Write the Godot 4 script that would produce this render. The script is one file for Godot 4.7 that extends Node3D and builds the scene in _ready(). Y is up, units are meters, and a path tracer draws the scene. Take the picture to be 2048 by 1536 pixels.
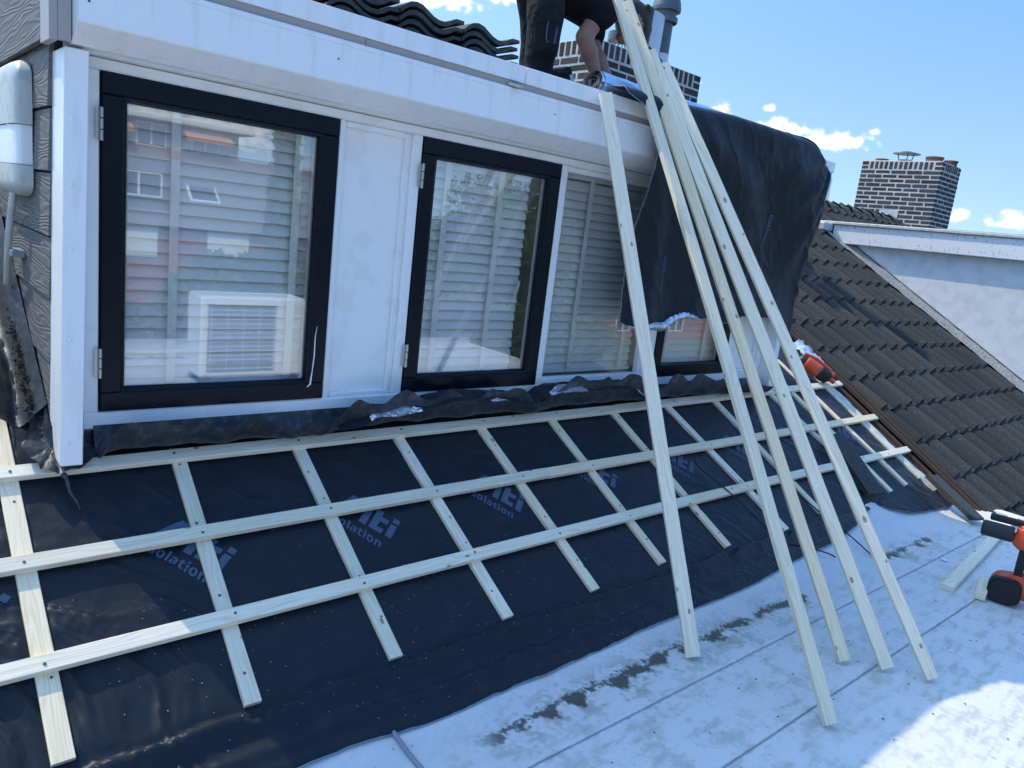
extends Node3D
# A roof terrace with a white dormer whose lower slope is being re-laid: helpers first, then _ready().

const TH := 0.532325                       # roof pitch, 30.5 degrees
const Y0 := 0.7244                         # height of the batten tops where the slope meets the dormer front (z = 0)
const SKY_TOP := Color(0.042, 0.172, 0.50)
const SKY_LOW := Color(0.35, 0.51, 0.70)
const SKY_CURVE := 8.0
const SUN := Vector3(-0.335, 1.0, -0.79)      # towards the sun
var M := {}
var used := {}
var rng := RandomNumberGenerator.new()

class MB:
	var v := PackedVector3Array()
	var n := PackedVector3Array()
	var uv := PackedVector2Array()
	var c := PackedColorArray()
	var col := Color(1, 1, 1)
	func tri(a: Vector3, b: Vector3, d: Vector3, ua := Vector2.ZERO, ub := Vector2.ZERO, ud := Vector2.ZERO) -> void:
		var nn := (b - a).cross(d - a).normalized()
		v.append(a); v.append(d); v.append(b)
		n.append(nn); n.append(nn); n.append(nn)
		uv.append(ua); uv.append(ud); uv.append(ub)
		c.append(col); c.append(col); c.append(col)
	func trin(a: Vector3, b: Vector3, d: Vector3, na: Vector3, nb: Vector3, nd: Vector3, ua := Vector2.ZERO, ub := Vector2.ZERO, ud := Vector2.ZERO) -> void:
		v.append(a); v.append(d); v.append(b)
		n.append(na); n.append(nd); n.append(nb)
		uv.append(ua); uv.append(ud); uv.append(ub)
		c.append(col); c.append(col); c.append(col)
	# a, b, d, e run counter-clockwise seen from outside
	func quad(a: Vector3, b: Vector3, d: Vector3, e: Vector3, u0 := Vector2(0, 0), u1 := Vector2(1, 1)) -> void:
		tri(a, b, d, u0, Vector2(u1.x, u0.y), u1)
		tri(a, d, e, u0, u1, Vector2(u0.x, u1.y))
	# box with chamfered edges; texture u runs along the longest side, in metres
	func box(t: Transform3D, s: Vector3, bev := 0.0, uo := Vector2.ZERO) -> void:
		var h := s * 0.5
		bev = minf(bev, minf(h.x, minf(h.y, h.z)) * 0.45)
		var ax := [Vector3.RIGHT, Vector3.UP, Vector3.BACK]
		for k in 3:
			for sg in [-1.0, 1.0]:
				var nn: Vector3 = ax[k] * sg
				var p: Vector3 = ax[(k + 1) % 3]
				var q: Vector3 = ax[(k + 2) % 3] * sg
				var hn: float = h[k]
				var hp: float = h[(k + 1) % 3] - bev
				var hq: float = h[(k + 2) % 3] - bev
				var pts := [nn * hn - p * hp - q * hq, nn * hn + p * hp - q * hq, nn * hn + p * hp + q * hq, nn * hn - p * hp + q * hq]
				var us := []
				for x: Vector3 in pts:
					us.append(uvof(x, s, k) + uo)
				var w := []
				for x: Vector3 in pts:
					w.append(t * x)
				tri(w[0], w[1], w[2], us[0], us[1], us[2])
				tri(w[0], w[2], w[3], us[0], us[2], us[3])
		if bev <= 0.0:
			return
		for k in 3:
			var a1 := (k + 1) % 3
			var a2 := (k + 2) % 3
			for s1 in [-1.0, 1.0]:
				for s2 in [-1.0, 1.0]:
					var lo: Vector3 = ax[k] * -(h[k] - bev)
					var hi: Vector3 = ax[k] * (h[k] - bev)
					var e1: Vector3 = ax[a1] * s1 * h[a1] + ax[a2] * s2 * (h[a2] - bev)
					var e2: Vector3 = ax[a1] * s1 * (h[a1] - bev) + ax[a2] * s2 * h[a2]
					var pts := [lo + e1, hi + e1, hi + e2, lo + e2]
					if s1 * s2 > 0.0:
						pts.reverse()
					var us := []
					for x: Vector3 in pts:
						us.append(uvof(x, s, a1) + uo)
					tri(t * pts[0], t * pts[2], t * pts[1], us[0], us[2], us[1])
					tri(t * pts[0], t * pts[3], t * pts[2], us[0], us[3], us[2])
		for sx in [-1.0, 1.0]:
			for sy in [-1.0, 1.0]:
				for sz in [-1.0, 1.0]:
					var a := Vector3(sx * h.x, sy * (h.y - bev), sz * (h.z - bev))
					var b := Vector3(sx * (h.x - bev), sy * h.y, sz * (h.z - bev))
					var d := Vector3(sx * (h.x - bev), sy * (h.y - bev), sz * h.z)
					var u := uvof(a, s, 0) + uo
					if sx * sy * sz > 0.0:
						tri(t * a, t * b, t * d, u, u, u)
					else:
						tri(t * a, t * d, t * b, u, u, u)
	func uvof(x: Vector3, s: Vector3, k: int) -> Vector2:
		var l := 0 if s.x >= s.y and s.x >= s.z else (1 if s.y >= s.z else 2)
		var o1 := (l + 1) % 3
		var o2 := (l + 2) % 3
		if k == l:
			return Vector2(x[o1], x[o2] + 0.37)
		var other := o1 if k == o2 else o2
		return Vector2(x[l], x[other] + (0.11 if k == o2 else 0.0))
	# axis-aligned box from corner to corner
	func aabb(a: Vector3, b: Vector3, bev := 0.0, uo := Vector2.ZERO) -> void:
		box(Transform3D(Basis(), (a + b) * 0.5), (b - a).abs(), bev, uo)
	# closed polygon (counter-clockwise seen from +axis) in a plane, pushed along a vector
	func prism(poly: PackedVector2Array, f: Callable, lo: float, hi: float, smooth := false, caps := true, us := 1.0) -> void:
		var m := poly.size()
		var per := 0.0
		for i in m:
			var p := poly[i]
			var q := poly[(i + 1) % m]
			var l := p.distance_to(q)
			var a: Vector3 = f.call(p.x, p.y, lo)
			var b: Vector3 = f.call(q.x, q.y, lo)
			var d: Vector3 = f.call(q.x, q.y, hi)
			var e: Vector3 = f.call(p.x, p.y, hi)
			var u0 := Vector2(lo * us, per * us)
			var u1 := Vector2(lo * us, (per + l) * us)
			var u2 := Vector2(hi * us, (per + l) * us)
			var u3 := Vector2(hi * us, per * us)
			per += l
			if smooth:
				var pp := poly[(i + m - 1) % m]
				var qq := poly[(i + 2) % m]
				var tp := (q - pp).normalized()
				var tq := (qq - p).normalized()
				var np: Vector3 = (f.call(p.x + tp.y, p.y - tp.x, lo) - f.call(p.x, p.y, lo)).normalized()
				var nq: Vector3 = (f.call(q.x + tq.y, q.y - tq.x, lo) - f.call(q.x, q.y, lo)).normalized()
				trin(a, b, d, np, nq, nq, u0, u1, u2)
				trin(a, d, e, np, nq, np, u0, u2, u3)
			else:
				tri(a, b, d, u0, u1, u2)
				tri(a, d, e, u0, u2, u3)
		if caps:
			var idx := Geometry2D.triangulate_polygon(poly)
			for i in range(0, idx.size(), 3):
				var p0 := poly[idx[i]]
				var p1 := poly[idx[i + 1]]
				var p2 := poly[idx[i + 2]]
				if (p1 - p0).cross(p2 - p0) < 0.0:
					var tmp := p1
					p1 = p2
					p2 = tmp
				tri(f.call(p0.x, p0.y, hi), f.call(p1.x, p1.y, hi), f.call(p2.x, p2.y, hi), p0 * us, p1 * us, p2 * us)
				tri(f.call(p0.x, p0.y, lo), f.call(p2.x, p2.y, lo), f.call(p1.x, p1.y, lo), p0 * us, p2 * us, p1 * us)
	# smooth sheet from rows of points; normals from neighbours
	func sheet(pts: Array, uvs: Array, flip := false) -> void:
		var r := pts.size()
		var k: int = pts[0].size()
		var nn := []
		for i in r:
			var row := PackedVector3Array()
			row.resize(k)
			var up: PackedVector3Array = pts[maxi(i - 1, 0)]
			var dn: PackedVector3Array = pts[mini(i + 1, r - 1)]
			var me: PackedVector3Array = pts[i]
			for j in k:
				var du := me[mini(j + 1, k - 1)] - me[maxi(j - 1, 0)]
				var dv := dn[j] - up[j]
				var x := du.cross(dv).normalized()
				row[j] = -x if flip else x
			nn.append(row)
		for i in r - 1:
			var a: PackedVector3Array = pts[i]
			var b: PackedVector3Array = pts[i + 1]
			var na: PackedVector3Array = nn[i]
			var nb: PackedVector3Array = nn[i + 1]
			var ua: PackedVector2Array = uvs[i]
			var ub: PackedVector2Array = uvs[i + 1]
			for j in k - 1:
				if flip:
					trin(a[j], b[j], b[j + 1], na[j], nb[j], nb[j + 1], ua[j], ub[j], ub[j + 1])
					trin(a[j], b[j + 1], a[j + 1], na[j], nb[j + 1], na[j + 1], ua[j], ub[j + 1], ua[j + 1])
				else:
					trin(a[j], b[j + 1], b[j], na[j], nb[j + 1], nb[j], ua[j], ub[j + 1], ub[j])
					trin(a[j], a[j + 1], b[j + 1], na[j], na[j + 1], nb[j + 1], ua[j], ua[j + 1], ub[j + 1])
	# round tube along points
	func tube(pts: PackedVector3Array, rad: Variant, seg := 8, caps := true, us := 1.0) -> void:
		var rows := []
		var uvs := []
		var side := Vector3.UP
		var run := 0.0
		for i in pts.size():
			var d := (pts[mini(i + 1, pts.size() - 1)] - pts[maxi(i - 1, 0)]).normalized()
			if absf(d.dot(side)) > 0.95:
				side = Vector3.RIGHT if absf(d.x) < 0.9 else Vector3.BACK
			var a := (side - d * side.dot(d)).normalized()
			side = a
			var b := d.cross(a)
			var r: float = rad[i] if rad is Array or rad is PackedFloat32Array else rad
			if i > 0:
				run += pts[i].distance_to(pts[i - 1])
			var row := PackedVector3Array()
			var ur := PackedVector2Array()
			for k in seg + 1:
				var an := TAU * k / seg
				row.append(pts[i] + (a * cos(an) + b * sin(an)) * r)
				ur.append(Vector2(run * us, float(k) / seg))
			rows.append(row)
			uvs.append(ur)
		for i in rows.size() - 1:
			for k in seg:
				var a: Vector3 = rows[i][k]
				var b: Vector3 = rows[i][k + 1]
				var d: Vector3 = rows[i + 1][k + 1]
				var e: Vector3 = rows[i + 1][k]
				trin(a, b, d, (a - pts[i]).normalized(), (b - pts[i]).normalized(), (d - pts[i + 1]).normalized(), uvs[i][k], uvs[i][k + 1], uvs[i + 1][k + 1])
				trin(a, d, e, (a - pts[i]).normalized(), (d - pts[i + 1]).normalized(), (e - pts[i + 1]).normalized(), uvs[i][k], uvs[i + 1][k + 1], uvs[i + 1][k])
		if caps:
			for k in seg:
				tri(pts[0], rows[0][k + 1], rows[0][k])
				tri(pts[-1], rows[-1][k], rows[-1][k + 1])
	# turned shape: (radius, height) pairs round the local y axis of t
	func lathe(prof: Array, t: Transform3D, seg := 20) -> void:
		for i in prof.size() - 1:
			var p: Vector2 = prof[i]
			var q: Vector2 = prof[i + 1]
			var e := (q - p).normalized()
			for k in seg:
				var a0 := TAU * k / seg
				var a1 := TAU * (k + 1) / seg
				var d0 := Vector3(cos(a0), 0, sin(a0))
				var d1 := Vector3(cos(a1), 0, sin(a1))
				var n0 := t.basis * (d0 * e.y - Vector3.UP * e.x)
				var n1 := t.basis * (d1 * e.y - Vector3.UP * e.x)
				var a := t * (d0 * p.x + Vector3.UP * p.y)
				var b := t * (d1 * p.x + Vector3.UP * p.y)
				var d := t * (d1 * q.x + Vector3.UP * q.y)
				var f := t * (d0 * q.x + Vector3.UP * q.y)
				var u0 := Vector2(float(k) / seg, p.y)
				var u1 := Vector2(float(k + 1) / seg, q.y)
				if q.x > 0.0:
					trin(a, f, d, n0, n0, n1, u0, u0, u1)
				if p.x > 0.0:
					trin(a, d, b, n0, n1, n1, u0, u1, u1)
	func mesh() -> ArrayMesh:
		var arr := []
		arr.resize(Mesh.ARRAY_MAX)
		arr[Mesh.ARRAY_VERTEX] = v
		arr[Mesh.ARRAY_NORMAL] = n
		arr[Mesh.ARRAY_TEX_UV] = uv
		arr[Mesh.ARRAY_COLOR] = c
		var m := ArrayMesh.new()
		m.add_surface_from_arrays(Mesh.PRIMITIVE_TRIANGLES, arr)
		return m

func named(what: String) -> String:
	var k: int = used.get(what, -1) + 1
	used[what] = k
	return what if k == 0 else "%s_%03d" % [what, k]

func tag(o: Node, label: String, category: String, group := "", kind := "") -> void:
	if label: o.set_meta("label", label)
	if category: o.set_meta("category", category)
	if group: o.set_meta("group", group)
	if kind: o.set_meta("kind", kind)

func thing(what: String, at: Vector3, label := "", category := "", group := "", kind := "") -> Node3D:
	var o := Node3D.new()
	o.name = named(what)
	add_child(o)
	o.position = at
	tag(o, label, category, group, kind)
	return o

# a mesh given in world coordinates becomes a part of a thing (or of a part)
func part(parent: Node3D, what: String, b: MB, m: Material) -> MeshInstance3D:
	var o := MeshInstance3D.new()
	o.name = what
	o.mesh = b.mesh()
	o.material_override = null
	o.mesh.surface_set_material(0, m)
	parent.add_child(o, true)
	var up := Vector3.ZERO
	var p: Node = parent
	while p is Node3D and p != self:
		up += p.position
		p = p.get_parent()
	o.position = -up
	return o

func single(what: String, b: MB, m: Material, label: String, category: String, group := "", kind := "") -> MeshInstance3D:
	var o := MeshInstance3D.new()
	o.name = named(what)
	o.mesh = b.mesh()
	o.mesh.surface_set_material(0, m)
	add_child(o)
	tag(o, label, category, group, kind)
	return o

# an already made mesh, placed
func piece(parent: Node3D, what: String, m: Mesh, t: Transform3D) -> MeshInstance3D:
	var o := MeshInstance3D.new()
	o.name = what
	o.mesh = m
	parent.add_child(o, true)
	o.transform = t
	return o

func sl(x: float, s: float, off := 0.0) -> Vector3:
	return Vector3(x, Y0 - s * sin(TH) + off * cos(TH), s * cos(TH) + off * sin(TH))

func slope_basis() -> Basis:
	return Basis(Vector3.RIGHT, Vector3(0, cos(TH), sin(TH)), Vector3(0, -sin(TH), cos(TH)))

func softplus(a: float, k: float) -> float:
	return a if a > 20.0 * k else k * log(1.0 + exp(a / k))

# height of the bare slope (off = metres above the underlay's plane) running out into the flat roof
func roof_y(z: float, off := 0.0) -> float:
	return softplus(Y0 - 0.058 - z * tan(TH) + off, 0.022)

func lookup(tab: Array, x: float) -> float:
	if x <= tab[0].x: return tab[0].y
	for i in range(1, tab.size()):
		if x <= tab[i].x:
			var f: float = (x - tab[i - 1].x) / (tab[i].x - tab[i - 1].x)
			return lerpf(tab[i - 1].y, tab[i].y, f)
	return tab[-1].y

func lookup_smooth(tab: Array, x: float) -> float:
	if x <= tab[0].x: return tab[0].y
	for i in range(1, tab.size()):
		if x <= tab[i].x:
			var f: float = (x - tab[i - 1].x) / (tab[i].x - tab[i - 1].x)
			var a: float = tab[maxi(i - 2, 0)].y
			var d: float = tab[mini(i + 1, tab.size() - 1)].y
			return cubic_interpolate(tab[i - 1].y, tab[i].y, a, d, f)
	return tab[-1].y

# ---------------------------------------------------------------- textures and materials
func lin(r: float, g: float, b: float) -> Color:
	return Color(r, g, b).linear_to_srgb()

func noise_bytes(sd: int, freq: float, w: int, h: int, octaves := 4, kind := FastNoiseLite.TYPE_SIMPLEX_SMOOTH, ridged := false) -> PackedByteArray:
	var f := FastNoiseLite.new()
	f.seed = sd
	f.noise_type = kind
	f.frequency = freq
	f.fractal_type = FastNoiseLite.FRACTAL_RIDGED if ridged else FastNoiseLite.FRACTAL_FBM
	f.fractal_octaves = octaves
	return f.get_seamless_image(w, h).get_data()

func tex_rgb(data: PackedByteArray, w: int, h: int) -> ImageTexture:
	return ImageTexture.create_from_image(Image.create_from_data(w, h, false, Image.FORMAT_RGB8, data))

func tex_l(data: PackedByteArray, w: int, h: int) -> ImageTexture:
	return ImageTexture.create_from_image(Image.create_from_data(w, h, false, Image.FORMAT_L8, data))

func mat(what: String, col: Color, rough := 0.7, metal := 0.0, spec := 0.5) -> StandardMaterial3D:
	var m := StandardMaterial3D.new()
	m.resource_name = what
	m.albedo_color = col
	m.roughness = rough
	m.metallic = metal
	m.metallic_specular = spec
	M[what] = m
	return m

func bump(m: StandardMaterial3D, t: Texture2D, cm: float) -> void:
	m.heightmap_enabled = true
	m.heightmap_texture = t
	m.heightmap_scale = cm

func tri_map(m: StandardMaterial3D, scale: float, world := true) -> void:
	m.uv1_triplanar = true
	m.uv1_world_triplanar = world
	m.uv1_scale = Vector3.ONE * scale

# mottled colour: base colour times a noisy brightness, with patches of a second colour (all linear values)
func mottle(sd: int, w: int, h: int, base: Color, second: Color, amount: float, var_fine: float, fine_freq := 0.25, patch_freq := 0.02, lo := 0.45, hi := 0.75) -> ImageTexture:
	var fine := noise_bytes(sd, fine_freq, w, h, 3)
	var patch := noise_bytes(sd + 7, patch_freq, w, h, 5)
	var out := PackedByteArray()
	out.resize(w * h * 3)
	for i in w * h:
		var f := 1.0 + (fine[i] / 255.0 - 0.5) * var_fine
		var p := smoothstep(lo, hi, patch[i] / 255.0) * amount
		var r := (base.r + (second.r - base.r) * p) * f
		var g := (base.g + (second.g - base.g) * p) * f
		var b := (base.b + (second.b - base.b) * p) * f
		out[i * 3] = int(255.0 * pow(clampf(r, 0, 1), 0.4545))
		out[i * 3 + 1] = int(255.0 * pow(clampf(g, 0, 1), 0.4545))
		out[i * 3 + 2] = int(255.0 * pow(clampf(b, 0, 1), 0.4545))
	return tex_rgb(out, w, h)

func wood_texture(sd: int, base: Color, dark: Color, knots: int) -> ImageTexture:
	# u: 1.6 m along the grain, v: 0.5 m across
	var w := 1024
	var h := 512
	var warp := noise_bytes(sd, 0.008, w, h, 3)
	var streak := noise_bytes(sd + 3, 0.05, w, h, 4)
	var big := noise_bytes(sd + 5, 0.006, w, h, 2)
	var r := RandomNumberGenerator.new()
	r.seed = sd
	var kn := []
	var shift := PackedFloat32Array()
	shift.resize(w * h)
	for k in knots:
		var c := [r.randi_range(0, w - 1), r.randi_range(0, h - 1), r.randf_range(3.5, 7.0)]
		kn.append(c)
		for dy in range(-40, 41):
			for dx in range(-70, 71):
				var i: int = posmod(c[1] + dy, h) * w + posmod(c[0] + dx, w)
				shift[i] += 7.0 * c[2] / (5.0 + absf(dx) * 0.45 + absf(dy)) * signf(dy) * (1.0 - absf(dx) / 71.0)
	var out := PackedByteArray()
	out.resize(w * h * 3)
	for y in h:
		var row := y * w
		for x in w:
			var i := row + x
			var j := row + (x >> 4)
			var ph := y * 0.42 + warp[row + (x >> 2)] * 0.10 + shift[i]
			var ring := 0.5 + 0.5 * sin(ph)
			var g := ring * ring * (0.25 + 0.35 * big[i] / 255.0) + (streak[j] / 255.0 - 0.42) * 0.75
			g = clampf(g, 0.0, 1.0)
			out[i * 3] = int(255.0 * pow(lerpf(base.r, dark.r, g), 0.4545))
			out[i * 3 + 1] = int(255.0 * pow(lerpf(base.g, dark.g, g), 0.4545))
			out[i * 3 + 2] = int(255.0 * pow(lerpf(base.b, dark.b, g), 0.4545))
	for c in kn:
		for dy in range(-12, 13):
			for dx in range(-14, 15):
				var q: float = sqrt(dx * dx * 0.7 + dy * dy) / c[2]
				if q < 1.4:
					var i: int = (posmod(c[1] + dy, h) * w + posmod(c[0] + dx, w)) * 3
					var a := smoothstep(1.4, 0.9, q) * (0.5 + 0.5 * (0.5 + 0.5 * sin(q * 8.0)))
					out[i] = int(lerpf(out[i], 128.0, a * 0.85))
					out[i + 1] = int(lerpf(out[i + 1], 96.0, a * 0.85))
					out[i + 2] = int(lerpf(out[i + 2], 70.0, a * 0.85))
	return tex_rgb(out, w, h)

func make_materials() -> void:
	var m: StandardMaterial3D
	# fresh softwood
	var wt := wood_texture(11, Color(0.90, 0.815, 0.645), Color(0.72, 0.575, 0.375), 12)
	m = mat("pine", Color(1, 1, 1), 0.62, 0.0, 0.4)
	m.albedo_texture = wt
	m.uv1_scale = Vector3(1 / 1.6, 1 / 0.5, 1)
	for k in 2:
		m = mat("pine_%d" % k, [Color(1.0, 0.975, 0.93), Color(0.94, 0.945, 0.935)][k], 0.62, 0.0, 0.4)
		m.albedo_texture = wt
		m.uv1_scale = Vector3(1 / 1.6, 1 / 0.5, 1)
	m = mat("old_timber", Color(1, 1, 1), 0.85, 0.0, 0.3)
	m.albedo_texture = wood_texture(23, Color(0.085, 0.058, 0.042), Color(0.022, 0.015, 0.012), 6)
	m.uv1_scale = Vector3(1 / 1.6, 1 / 0.5, 1)
	# painted whites
	m = mat("white_paint", Color(1, 1, 1), 0.38, 0.0, 0.5)
	m.albedo_texture = mottle(5, 512, 512, Color(0.90, 0.90, 0.885), Color(0.74, 0.73, 0.70), 0.35, 0.04, 0.3, 0.012, 0.55, 0.8)
	tri_map(m, 0.8)
	m = mat("white_sheet", Color(1, 1, 1), 0.28, 0.0, 0.5)
	m.albedo_texture = mottle(6, 512, 512, Color(0.90, 0.90, 0.90), Color(0.79, 0.785, 0.775), 0.6, 0.03, 0.3, 0.01, 0.5, 0.8)
	tri_map(m, 1.0)
	m.uv1_scale = Vector3(2.5, 0.35, 2.5)
	m = mat("grey_metal", lin(0.40, 0.37, 0.35), 0.5, 0.0, 0.5)
	m = mat("aluminium_trim", lin(0.62, 0.63, 0.65), 0.35, 0.55, 0.5)
	m = mat("sash_paint", lin(0.004, 0.007, 0.013), 0.3, 0.0, 0.3)
	m = mat("bead_paint", lin(0.005, 0.008, 0.014), 0.35, 0.0, 0.3)
	m = mat("steel", lin(0.5, 0.5, 0.48), 0.42, 0.9, 0.5)
	m = mat("seal_rubber", lin(0.012, 0.012, 0.013), 0.6)
	m = mat("glass", Color(1, 1, 1, 0.02), 0.02, 0.0, 0.5)
	m.transparency = BaseMaterial3D.TRANSPARENCY_ALPHA
	# outer pane with the faintly mirroring coat of insulating glass
	m = mat("coated_glass", Color(0.96, 0.98, 0.97, 0.11), 0.0, 1.0, 0.5)
	m.transparency = BaseMaterial3D.TRANSPARENCY_ALPHA
	var plain := PackedByteArray()
	plain.resize(12)
	plain.fill(255)
	m.albedo_texture = tex_rgb(plain, 2, 2)
	m = mat("blind_slat", lin(0.80, 0.81, 0.79), 0.5)
	m = mat("blind_tape", lin(0.74, 0.74, 0.70), 0.8)
	m = mat("room_wall", lin(0.6, 0.58, 0.54), 0.9)
	m = mat("bitumen", lin(0.05, 0.05, 0.052), 0.9)
	# cement siding with raised wood grain
	var w := 1024
	var h := 512
	var wa := noise_bytes(41, 0.0045, w, h, 3)
	var wb := noise_bytes(43, 0.02, w, h, 3)
	var hb := PackedByteArray()
	hb.resize(w * h)
	var ab := PackedByteArray()
	ab.resize(w * h * 3)
	for i in w * h:
		var y := i / w
		var ph := (y / float(h)) * TAU * 12.0 + (wa[i] / 255.0) * 26.0 + (wb[i] / 255.0) * 0.8
		var q := 0.5 + 0.5 * sin(ph)
		q = pow(q, 1.6)
		hb[i] = int(q * 235.0 + (wb[i] / 255.0) * 20.0)
		var k := 0.13 + 0.04 * q + (wb[i] / 255.0 - 0.5) * 0.03
		ab[i * 3] = int(255.0 * pow(k * 1.02, 0.4545))
		ab[i * 3 + 1] = int(255.0 * pow(k * 0.98, 0.4545))
		ab[i * 3 + 2] = int(255.0 * pow(k * 0.96, 0.4545))
	m = mat("siding", Color(1, 1, 1), 0.62, 0.0, 0.4)
	m.albedo_texture = tex_rgb(ab, w, h)
	bump(m, tex_l(hb, w, h), 0.18)
	m.uv1_scale = Vector3(1.0 / 4.5, 1.0 / 0.30, 1)
	# black woven underlay
	m = mat("underlay", Color(1, 1, 1), 0.45, 0.0, 0.33)
	m.rim_enabled = true
	m.rim = 0.10
	m.rim_tint = 0.2
	m.albedo_texture = mottle(51, 512, 512, Color(0.0055, 0.012, 0.021), Color(0.016, 0.021, 0.028), 0.45, 0.35, 0.35, 0.02, 0.5, 0.85)
	bump(m, tex_l(noise_bytes(53, 0.02, 512, 512, 5), 512, 512), 0.25)
	tri_map(m, 0.7)
	m = mat("underlay_print", lin(0.085, 0.12, 0.18), 0.7, 0.0, 0.3)
	m = mat("underlay_cloth", Color(1, 1, 1), 0.55, 0.0, 0.33)
	m.rim_enabled = true
	m.rim = 0.10
	m.rim_tint = 0.2
	m.albedo_texture = M.underlay.albedo_texture
	bump(m, M.underlay.heightmap_texture, 0.5)
	tri_map(m, 0.5)
	m = mat("foil", lin(0.84, 0.85, 0.87), 0.30, 0.75, 0.5)
	bump(m, tex_l(noise_bytes(57, 0.03, 256, 256, 4, FastNoiseLite.TYPE_CELLULAR), 256, 256), 0.6)
	tri_map(m, 3.0)
	m = mat("foil_blue", lin(0.55, 0.72, 0.98), 0.3, 0.75, 0.5)
	bump(m, tex_l(noise_bytes(58, 0.015, 256, 256, 3), 256, 256), 0.6)
	tri_map(m, 1.2)
	m = mat("lead", Color(1, 1, 1), 0.48, 0.55, 0.5)
	m.albedo_texture = mottle(61, 512, 512, Color(0.05, 0.056, 0.066), Color(0.15, 0.16, 0.175), 0.6, 0.3, 0.2, 0.018, 0.5, 0.85)
	bump(m, tex_l(noise_bytes(63, 0.015, 256, 256, 4), 256, 256), 0.5)
	tri_map(m, 2.0)
	# concrete roof tiles, three tones
	for k in 3:
		m = mat("tile_%d" % k, Color(1, 1, 1), 0.8, 0.0, 0.35)
		var b: float = [0.040, 0.049, 0.033][k]
		m.albedo_texture = mottle(71 + k * 9, 512, 512, Color(b * 1.03, b, b * 0.96), Color(b * 2.2, b * 2.15, b * 2.05), 0.5, 0.35, 0.3, [0.02, 0.03, 0.014][k], 0.58, 0.8)
		m.uv1_scale = Vector3(2.2, 2.2, 1)
		bump(m, tex_l(noise_bytes(77, 0.2, 256, 256, 3), 256, 256), 0.1) if k == 0 else bump(m, M.tile_0.heightmap_texture, 0.1)
	m = mat("stack_tile", Color(1, 1, 1), 0.75, 0.0, 0.4)
	m.albedo_texture = mottle(95, 256, 256, Color(0.042, 0.046, 0.046), Color(0.075, 0.08, 0.08), 0.5, 0.3, 0.3, 0.03)
	m.uv1_scale = Vector3(2.5, 2.5, 1)
	m = mat("ridge_moss", Color(1, 1, 1), 0.95, 0.0, 0.2)
	m.albedo_texture = mottle(101, 256, 256, Color(0.14, 0.135, 0.125), Color(0.15, 0.12, 0.04), 0.7, 0.6, 0.2, 0.03, 0.45, 0.65)
	tri_map(m, 1.5)
	# bricks: tint per brick in the vertex colour
	m = mat("brick", Color(1, 1, 1), 0.9, 0.0, 0.25)
	m.albedo_texture = mottle(111, 256, 256, Color(0.95, 0.95, 0.95), Color(0.55, 0.55, 0.58), 0.7, 0.5, 0.2, 0.03)
	m.vertex_color_use_as_albedo = true
	bump(m, tex_l(noise_bytes(113, 0.1, 256, 256, 4), 256, 256), 0.5)
	tri_map(m, 2.5)
	m = mat("mortar", Color(1, 1, 1), 0.95, 0.0, 0.2)
	m.albedo_texture = mottle(117, 256, 256, Color(0.62, 0.61, 0.59), Color(0.45, 0.44, 0.42), 0.6, 0.3)
	tri_map(m, 2.0)
	m = mat("clay_pot", lin(0.20, 0.085, 0.05), 0.85)
	m = mat("render_wall", Color(1, 1, 1), 0.85, 0.0, 0.3)
	m.albedo_texture = mottle(121, 512, 512, Color(0.72, 0.73, 0.75), Color(0.56, 0.58, 0.61), 0.6, 0.14, 0.30, 0.02, 0.30, 0.90)
	tri_map(m, 0.45)
	m = mat("fascia_old", Color(1, 1, 1), 0.7, 0.0, 0.4)
	m.albedo_texture = mottle(127, 512, 256, Color(0.78, 0.79, 0.80), Color(0.45, 0.45, 0.45), 0.8, 0.12, 0.2, 0.06, 0.66, 0.82)
	tri_map(m, 0.7)
	m = mat("pvc_pale", Color(1, 1, 1), 0.45)
	m.albedo_texture = mottle(131, 256, 256, Color(0.58, 0.60, 0.56), Color(0.40, 0.41, 0.36), 0.6, 0.08, 0.3, 0.03)
	tri_map(m, 1.5)
	m = mat("dark_plastic", lin(0.016, 0.018, 0.021), 0.5)
	m = mat("dark_grip", lin(0.010, 0.0105, 0.012), 0.7)
	m = mat("flue_grey", lin(0.10, 0.125, 0.145), 0.38)
	m = mat("orange_plastic", lin(0.62, 0.085, 0.028), 0.36)
	m = mat("cable_black", lin(0.008, 0.008, 0.009), 0.5)
	m = mat("cable_grey", lin(0.22, 0.26, 0.32), 0.5)
	m = mat("blue_plastic", lin(0.015, 0.03, 0.12), 0.4)
	m = mat("nail_steel", lin(0.12, 0.115, 0.11), 0.5, 0.7)
	m = mat("debris", lin(0.05, 0.035, 0.02), 0.95)
	m.vertex_color_use_as_albedo = true
	m.albedo_color = Color(1, 1, 1)
	# people
	m = mat("skin", lin(0.42, 0.235, 0.165), 0.55, 0.0, 0.4)
	m.subsurf_scatter_enabled = true
	m.subsurf_scatter_strength = 0.15
	m = mat("trousers", Color(1, 1, 1), 0.85, 0.0, 0.3)
	m.albedo_texture = mottle(141, 256, 256, Color(0.011, 0.0125, 0.016), Color(0.02, 0.021, 0.024), 0.6, 0.3)
	bump(m, tex_l(noise_bytes(143, 0.02, 256, 256, 4), 256, 256), 1.0)
	tri_map(m, 3.0)
	m = mat("shirt", Color(1, 1, 1), 0.85, 0.0, 0.3)
	m.albedo_texture = mottle(145, 256, 256, Color(0.008, 0.009, 0.013), Color(0.014, 0.015, 0.019), 0.6, 0.2)
	bump(m, M.trousers.heightmap_texture, 1.0)
	tri_map(m, 2.0)
	m = mat("hair", lin(0.035, 0.018, 0.012), 0.5)
	bump(m, tex_l(noise_bytes(147, 0.05, 256, 256, 3), 256, 256), 1.0)
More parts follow.
